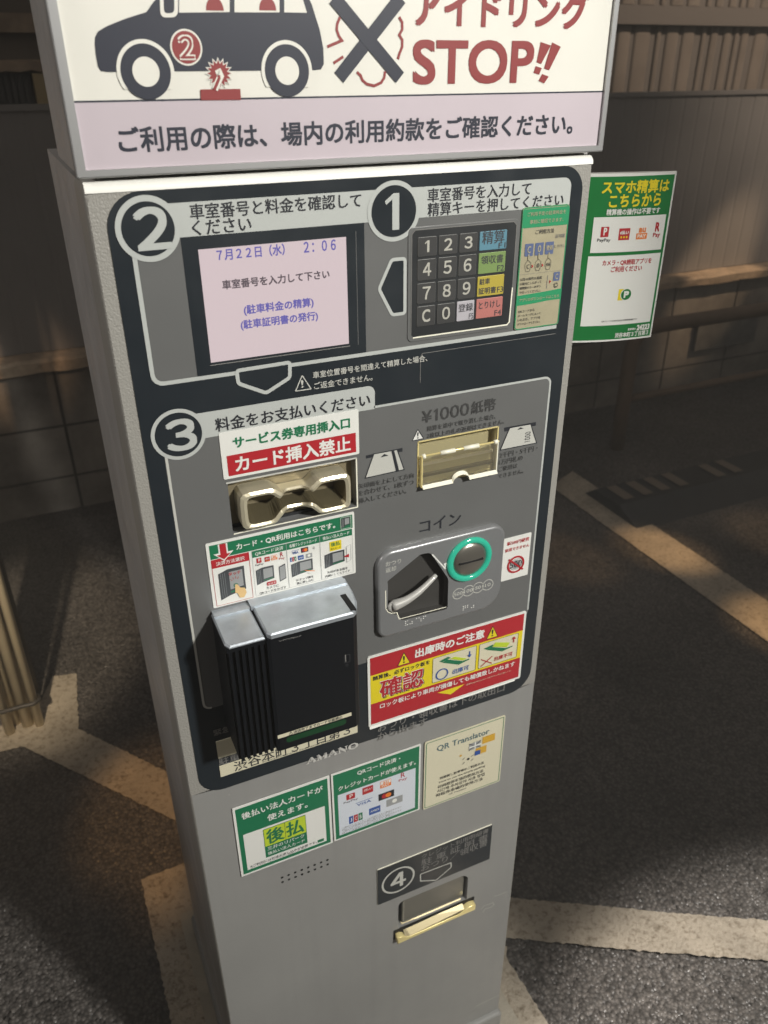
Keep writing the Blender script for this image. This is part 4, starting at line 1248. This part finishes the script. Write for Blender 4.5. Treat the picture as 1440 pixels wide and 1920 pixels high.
s = Stick((160.1, 629.8, 277.3, 744.4), WHITE, 1.0)
s.rect(.02, .02, .98, .98, GREEN, 1, .5); s.rect(.06, .065, .94, .68, mat('pale_blue_white', (0.62, 0.66, 0.72), 0.35, coat=0.2), 2, .5)
s.text('QRコード決済・', .28, .86, .76, .94, WHITE, 0.15); s.text('クレジットカードが使えます。', .07, .72, .94, .81, WHITE, 0.15)
pay_logos(s, [('pp', .12, .515, .28, .64), ('dp', .33, .555, .45, .655), ('au', .53, .555, .655, .655), ('rp', .745, .55, .84, .68), ('visa', .25, .40, .44, .47), ('mc', .51, .375, .69, .475), ('jcb', .17, .19, .33, .30), ('amex', .40, .21, .53, .31), ('din', .60, .24, .79, .345)], 3)
for i in range(4): s.text('一部のクレジットカードは利用できない場合があります' if i % 2 == 0 else '詳しくは係員にお問い合わせください', .09, .155-.026*i, .78-.1*(i % 2), .170-.026*i, DIMINK, 0.0, 3)
s.done('green and white sticker with rows of payment logos')

s = Stick((282.4, 626.3, 397.2, 744.1), CREAM, 2.5, -1.9, 1.0)
s.frame(.02, .02, .98, .98, .9, GREEN, 1, 2)
s.text('QR Translator', .15, .80, .80, .895, mat('translator_blue', (0.10, 0.17, 0.19), 0.4), 0.12)
flag = mat('flag_gold', (0.62, 0.36, 0.04), 0.4)
s.rect(.55, .66, .70, .76, MGREY, 2); s.line([(.55, .66), (.70, .76)], .8, INK, 3); s.line([(.55, .76), (.70, .66)], .8, INK, 3.5); s.rect(.62, .66, .635, .76, WHITE, 4); s.rect(.55, .70, .70, .72, WHITE, 4.5)
s.rect(.72, .69, .88, .79, flag, 2); s.disc(.45, .63, 1.8, flag, 2); s.rect(.64, .555, .78, .655, flag, 2); s.rect(.63, .555, .70, .62, BLUE, 3); s.disc(.55, .54, 2.0, MIDINK, 2)
for d in ((.49, .57), (.60, .57), (.49, .50), (.60, .51)): s.line([(d[0]-.015, d[1]-.01), (d[0]+.015, d[1]+.01)], .8, INK, 2)
for i, tx in enumerate(('時間貸し駐車場のご利用方法', 'How to use the hourly parking', '时间租停车场的使用方法', '시간제 주차장의 사용 방법', '時租停車場的使用方法')):
    s.text(tx, .20-.01*i, .385-.062*i, .76+.02*(i % 2), .415-.062*i, MIDINK, 0.05)
s.text('QR Translator', .32, .085, .55, .11, DIMINK, 0.02)
s.done('cream sticker with flags reading QR Translator')

# 9 outlet label with number 4, outlet, tray lip
s = Stick((217.2, 471.8, 392, 544.1), SLATE, 2.0, -1.6, 1.2, edge=FROST)
bx = (217.2, 471.8, 392, 544.1)
s.b.stroke([(bx[0]+2, bx[3]-0.3), (bx[2]-1, bx[3]-0.3)], 0.8, -1.75, FROST)
cx4, cz4 = (247.4, 507.5)
s.b.ring(247.6, 507.3, 21.8, 24.6, -1.8, PALEINK, 48)
s.b.text('４', 237.2, 494.0, 258.0, 521.0, -1.8, PALEINK, 0.9, res=6)
s.text('クレジット利用明細書', .37, .825, .965, .935, DIMINK, 0.06); s.text('駐 車 証 明 書', .37, .655, .965, .765, DIMINK, 0.06); s.text('おつり／領収書', .37, .49, .965, .605, DIMINK, 0.06)
ar = [(280.9, 500.5), (328.4, 498.6), (329.1, 488.7), (305.9, 474), (281.5, 486)]
s.b.stroke(rcorner(ar, 1.5), 1.7, -1.8, PALEINK, closed=True)
s.done('dark label with number four above the outlet')

ou = MB()
ou.wall(HO, 0.0, 36, PAINT); 
ou.poly(HO, 36, mat('outlet_back', (0.14, 0.13, 0.10), 0.35, metal=0.3))
outl = ou.build('outlet', mach)
mb = MB()
mb.prism(rr(257, 398.5, 356, 453, (4, 4, 13, 10)), 5, 8, mat('outlet_flap', (0.155, 0.148, 0.125), 0.30, metal=0.2, coat=0.4, smudge=0.2), bev=1.5)
mb.stroke([(259.5, 446), (259.5, 402), (352, 402)], 0.8, 4.9, mat('flap_rim', (0.36, 0.34, 0.28), 0.3))
mb.build('flap', outl)
mb = MB()
mb.poly(rr(241, 378, 372, 399, 2), -0.3, BLACKM)
pf = [(243.5, 395), (246, 396.5), (258, 396.5), (266, 401), (340, 401), (348, 396.5), (368, 396.5), (370, 395), (370, 380), (243.5, 378.5)]
n = len(pf)
dep = [-12, -11, -8, 2, 2, -8, -11, -12, -14, -14]
lip = [(244, 378.5), (370, 380), (370, 391), (362, 393), (352, 389.5), (344, 386.0), (264, 384.5), (256, 387.5), (250, 391.5), (244, 392)]
mb.prism(lip, -9, -0.5, GOLDB, bev=1.0)
mb.add([(256, -7, 387.5), (264, -8, 384.7), (344, -8, 386.2), (352, -7, 389.5), (352, 8, 399.5), (256, 8, 399.5)], [(0, 1, 2, 3, 4, 5)], DARKGOLD)
mb.build('tray_lip', outl)

# speaker holes, scratches
mb = MB()
for i in range(8):
    for zz in (0, 1):
        x0, z0 = (91.1, 598.4); x1, z1 = (150.3, 598.7); x2, z2 = (91.2, 590)
        x = x0 + (x1-x0)*i/7; z = z0 + (z1-z0)*i/7 + (z2-z0)*zz
        mb.disc(x, z, 1.75, -0.12, BLACKM, 14)
mb.build('speaker_hole', mach)
mb = MB()
SCR = mat('white_scuff', (0.50, 0.48, 0.44), 0.6)
mb.stroke([(386.2, 360), (390, 364.7), (406.5, 363.2), (408.7, 356.3), (403, 354), (392.6, 356.1), (389.9, 349.3)], 0.8, -0.12, SCR)
mb.stroke([(406.6, 377.1), (431.7, 374.3)], 0.7, -0.12, SCR)
mb.stroke([(428.6, 361.4), (429.9, 370.4)], 0.5, -0.12, SCR)
mb.stroke([(391, 102.2), (423.7, 102.6), (436.7, 101.7)], 0.9, -0.12, SCR)
rs2 = random.Random(11)
for i in range(46):
    x, z = rs2.uniform(8, 432), rs2.choice([rs2.uniform(70, 380), rs2.uniform(70, 770)])
    mb.disc(x, z, rs2.uniform(0.25, 0.7), -0.12, SCR if rs2.random() < .6 else MIDINK, 6)
for i in range(5):
    x, z = rs2.uniform(20, 420), rs2.uniform(75, 260)
    mb.stroke([(x, z), (x+rs2.uniform(-14, 14), z+rs2.uniform(-4, 4))], 0.35, -0.12, SCR if i % 2 else MIDINK)
mb.build('scuff', mach)['kind'] = 'stuff'

# ================================================================ sign above the machine
sg = thing('sign', (0.2225, 0.07, 1.396), 'white sign with dark car picture, red STOP and a lilac strip, above the machine', 'sign')
SB, ST = 1396.0, 1850.0
mb = MB()
mb.box(-2, 4, SB+4, 447, 139, ST, SIDEP)
mb.build('sign_box', sg)
mb = MB()
fo = rr(-2.2, SB, 447.5, ST, 1.5); fi = rr(4.8, SB+5.2, 442.2, ST-5, 0.6)
mb.prism(fo, -1.5, 6, ALU, bev=1.2, holes=[ccw(fi)])
mb.wall(ccw(fi), -1.5, 3.0, ALU)
mb.build('sign_frame', sg)
mb = MB()
mb.rect(3, SB+3, 444, ST-3, 1.2, SIGNW)
mb.rect(4.9, SB+5.3, 442.1, 1443.8, 1.0, SIGNP)
mb.rect(4.9, 1443.2, 442.1, 1444.4, 0.9, NAVY)
YS = 0.8
mb.text('ご利用の際は、場内の利用約款をご確認ください。', 30.1, 1414.5, 413.2, 1424.5, YS, NAVY, 0.40, res=3)
mb.text('STOP', 259, 1452, 367.3, 1480.6, YS, MAROON, 1.0, res=5)
mb.text('アイドリング', 259, 1488.6, 416.8, 1517, YS, MAROON, 0.9, res=4)
for q in ([(373.9, 1480.5), (383.9, 1478.1), (375.9, 1464.8), (371.2, 1466.1)], [(370.6, 1463.4), (376.8, 1461.8), (374.6, 1457.1), (369, 1458.5)], [(384.9, 1480.3), (393.8, 1477.2), (384.1, 1460.2), (379, 1461.6)], [(377.6, 1457.6), (384.3, 1455.7), (380.2, 1450.7), (374.5, 1452.6)]):
    mb.poly(ccw(q), YS, MAROON)
# smoke and cross
for q in ([(198.7, 1495.1), (196.4, 1491.2), (195.8, 1487.3), (197.3, 1483.4), (199.7, 1480.5), (188, 1476.5)], [(200.4, 1470.2), (192.5, 1466)], [(246.2, 1496), (248.8, 1492.5), (248.8, 1487.9), (246.3, 1484.4), (248.9, 1481.2), (248.9, 1476.7), (246.6, 1472.2), (245.3, 1468.5)], [(211.1, 1460), (214.1, 1457.9), (215.6, 1454.6), (219.1, 1452), (225.3, 1450.7), (231.1, 1452.8), (233.7, 1456.1), (234.5, 1460.3)]):
    mb.stroke(q, 2.0, YS, MAROON)
mb.stroke([(196.4, 1456.4), (247.7, 1508.2)], 9.8, YS-.2, NAVY); mb.stroke([(194.1, 1507), (246.9, 1456)], 9.8, YS-.35, NAVY)
# car
car = [(24.2, 1477.5), (25, 1481.2), (27.4, 1484.6), (33.4, 1487.6), (46, 1492), (60.4, 1496), (66.2, 1502.1), (78.4, 1512), (89.5, 1516), (160.3, 1518.1), (170.8, 1514.5), (177.2, 1502.7), (182.5, 1487.3), (184.8, 1475.7), (184.8, 1465.4), (182.3, 1462), (177.1, 1461.5), (28.9, 1461.3), (25.3, 1461.9), (24, 1464.4), (23.8, 1471.4)]
mb.poly(ccw(car), YS, NAVY)
mb.poly(ccw([(84, 1511.4), (118.5, 1513.1), (116.9, 1496.9), (82, 1496)]), YS-.2, SIGNW)
mb.poly(ccw([(121.9, 1513.2), (154, 1514.4), (152.8, 1497.3), (120.3, 1496.8)]), YS-.2, SIGNW)
mb.poly(ccw([(157.5, 1514.5), (167.9, 1514.4), (173.2, 1497.4), (156.3, 1497.4)]), YS-.2, SIGNW)
mp = rcorner([(71.1, 1511.8), (83.4, 1512.2), (80.9, 1493.4), (69.1, 1492.9)], 4); mb.poly(mp, YS-.35, SIGNW)
mp = rcorner([(73.3, 1510.4), (80.7, 1510.6), (78.7, 1495.8), (71.9, 1495.4)], 2.5); mb.poly(mp, YS-.5, NAVY)
for q in ([(106.7, 1500.6)], [(144.3, 1501.3)]):
    (hx, hz), = q
    mb.poly([(hx + 6.2*math.cos(R(a)), hz - 3 + 8.0*math.sin(R(a))) for a in range(0, 181, 15)], YS-.4, MAROON)
def wheel(cx, cz, r):
    mb.poly([(cx+r*1.15*math.cos(R(a)), cz+r*1.15*math.sin(R(a))) for a in range(-34, 215, 6)], YS-.4, SIGNW); mb.disc(cx, cz, r, YS-.6, NAVY, 56); mb.disc(cx, cz, r*.54, YS-.8, SIGNW, 44)
(wx, wz), (w2x, w2z) = (54.9, 1459.7), (155.9, 1461.6)
wheel(wx, 1461.2, 16.8); wheel(w2x, 1461.2, 16.8)
(cx_, cz_), = [(84.3, 1475.7)]
mb.disc(cx_, cz_, 11.0, YS-.5, SIGNW, 40); mb.disc(cx_, cz_, 9.8, YS-.7, MAROON, 40)
mb.text('２', cx_-4.6, cz_-6.6, cx_+4.6, cz_+6.6, YS-.9, SIGNW, 0.95, res=6); mb.text('２', cx_-4.6, cz_-6.6, cx_+4.6, cz_+6.6, YS-1.1, MAROON, 0.10, res=6)
mb.poly(ccw([(91.1, 1450.1), (120, 1450.1), (119.7, 1443.1), (90.6, 1443.3)]), YS-.5, MAROON)
(bx_, bz_), = [(105.5, 1459.9)]
st = []
for i in range(32):
    a = 2*math.pi*i/32; rr_ = 8.6 if i % 2 == 0 else 5.9
    st.append((bx_ + rr_*math.cos(a), bz_ + rr_*math.sin(a)))
st2 = [(bx_+(p[0]-bx_)*1.18, bz_+(p[1]-bz_)*1.18) for p in st]
mb.poly(st2, YS-.4, SIGNW); mb.poly(st, YS-.6, MAROON)
mb.stroke([(101.3, 1450), (106.4, 1458.3), (105.5, 1460.4), (103.5, 1459.5)], 4.4, YS-.7, SIGNW); mb.stroke([(100.7, 1449.5), (105.2, 1457.1), (105, 1458.8)], 2.0, YS-.85, MAROON)
mb.build('sign_face', sg)
# brackets between sign and machine
for x in (12, 404):
    mb = MB(); mb.box(x, 12, 1388, x+28, 60, SB+4, SIDEP); mb.build('bracket', sg)
mb = MB(); mb.box(430, 20, 1388, 447, 60, SB+4, SIDEP); mb.build('bracket', sg)

# ================================================================ curved notice fixed to the machine's right side
nt_ = thing('notice_board', (0.50, 0.05, 1.20), 'small green curved notice board on the right side of the machine', 'notice')
NB = Vector((442.0, 67.5)); NE = Vector((566.5, 30.0)); NZ0, NZ1 = 1203.0, 1371.5
nd = NE-NB; nn = Vector((nd.y, -nd.x)).normalized()
def curve(u, off=0.0):
    p = NB + nd*u + nn*(9.0*(4*u*(1-u))*(1 if u < .5 else 1) + off)
    return p
class Curved(MB):
    NAT = False
    """prints in board units (u along the bow, v up), wrapped on the curved face"""
    def wrap(self):
        out = []
        for (u, y, v) in self.v:
            p = curve(u/100.0, -y)
            out.append((p.x, p.y, NZ0 + (NZ1-NZ0)*v/100.0))
        self.v = out
        return self
mb = MB()
K = 24
front = [curve(i/K) for i in range(K+1)]
back = [NB + nd*1.0 - nn*2, NB - nn*2]
loop = [(p.x, p.y) for p in front] + [(p.x, p.y) for p in back]
n = len(loop)
vs = [(x, y, NZ0) for x, y in loop] + [(x, y, NZ1) for x, y in loop]
mb.add(vs, [(i, (i+1) % n, n+(i+1) % n, n+i) for i in range(n)] + [tuple(range(n))[::-1], tuple(range(n, 2*n))], WHITE)
mb.build('board', nt_)
cv = Curved()
def strip_rect(u0, v0, u1, v1, y, m, k=20):
    for i in range(k):
        a = u0+(u1-u0)*i/k; b = u0+(u1-u0)*(i+1)/k
        cv.rect(a, v0, b, v1, y, m)
strip_rect(1, 1.2, 98.5, 98.3, -0.15, SGREEN)
V0 = 30.5
vu = lambda f: V0 + (100-V0)*f
strip_rect(vu(.07), 55.5, vu(.945), 76, -0.3, WHITE); strip_rect(vu(.055), 10.5, vu(.95), 53.5, -0.3, WHITE)
def vt(s_, f0, v0, f1, v1, y, m, b): cv.text(s_, vu(f0), v0, vu(f1), v1, y, m, b)
vt('スマホ精算は', .125, 89, .92, 96, -0.4, YELLOW, 0.22); vt('こちらから', .22, 81.5, .84, 88.3, -0.4, YELLOW, 0.22)
vt('精算機の操作は不要です', .205, 77, .85, 80.4, -0.4, WHITE, 0.10)
def wl(kind, f0, f1, v, dv):
    u = vu(f0); du = vu(f1)-u
    if kind == 'pp':
        strip_rect(u+du*.2, v+dv*.35, u+du*.8, v+dv, -0.45, RED, 3); cv.text('P', u+du*.42, v+dv*.48, u+du*.64, v+dv*.93, -0.6, WHITE, .2); cv.text('PayPay', u, v, u+du, v+dv*.25, -0.45, MIDINK, .06)
    if kind == 'dp':
        strip_rect(u, v, u+du, v+dv, -0.45, RED, 3); cv.text('d払い', u+du*.1, v+dv*.5, u+du*.9, v+dv*.8, -0.6, WHITE, .12)
        for q in (.25, .5, .75): cv.disc(u+du*q, v+dv*.25, .7, -0.6, YELLOW, 10)
    if kind == 'au':
        strip_rect(u, v, u+du, v+dv*.5, -0.45, ORANGE, 3); cv.text('au', u+du*.2, v+dv*.58, u+du*.8, v+dv*.92, -0.6, ORANGE, .2); cv.text('PAY', u+du*.12, v+dv*.12, u+du*.88, v+dv*.40, -0.6, WHITE, .1)
    if kind == 'rp':
        cv.text('R', u+du*.2, v+dv*.45, u+du*.75, v+dv, -0.45, RED, .25); cv.text('Pay', u, v, u+du, v+dv*.35, -0.45, RED, .1)
wl('pp', .135, .2875, 61.5, 9); wl('dp', .378, .51, 62.5, 6.8); wl('au', .594, .73, 62.5, 7); wl('rp', .81, .90, 62.5, 9)
vt('カメラ・QR読取アプリを', .23, 47.6, .84, 51, -0.4, RED, 0.10); vt('ご利用ください', .34, 43.6, .725, 47, -0.4, RED, 0.10)
cv.poly([(vu(.47), 26), (vu(.585), 26), (vu(.585), 33), (vu(.47), 33)], -0.4, YELLOW); cv.disc(vu(.57), 29.5, 5.0, -0.55, WHITE, 28, 3.9); cv.disc(vu(.57), 29.5, 4.4, -0.7, SGREEN, 28, 3.4)
cv.text('P', vu(.57)-1.8, 27.8, vu(.57)+2.0, 31.3, -0.85, WHITE, .35)
vt('QRコードは株式会社の登録商標です', .305, 12.6, .76, 13.8, -0.4, MIDINK, 0.02)
vt('駐車場ID', .66, 6.2, .765, 7.6, -0.4, WHITE, 0.05); vt('24223', .78, 5.8, .95, 9.0, -0.4, WHITE, 0.25); vt('渋谷本町３丁目第３', .50, 2.1, .945, 5.2, -0.4, WHITE, 0.10)
cv.wrap().build('notice_print', nt_)

# thin scattering box added to stand in for veiling lens glare
hz = bpy.data.materials.new('glare_veil_volume'); hz.use_nodes = True
nt = hz.node_tree
nt.nodes.remove(nt.nodes['Principled BSDF'])
pv = nt.nodes.new('ShaderNodeVolumePrincipled')
pv.inputs['Color'].default_value = (0.86, 0.86, 0.82, 1)
pv.inputs['Density'].default_value = 0.035
nt.links.new(pv.outputs[0], nt.nodes['Material Output'].inputs['Volume'])
mb = MB(); mb.box(-32, -32, -1.0, 32, 32, 6.0, hz)
hb = mb.build('glare_veil', scale=1); hb['kind'] = 'stuff'

C.objects.unlink(_font_ob); bpy.data.objects.remove(_font_ob); bpy.data.curves.remove(_font)
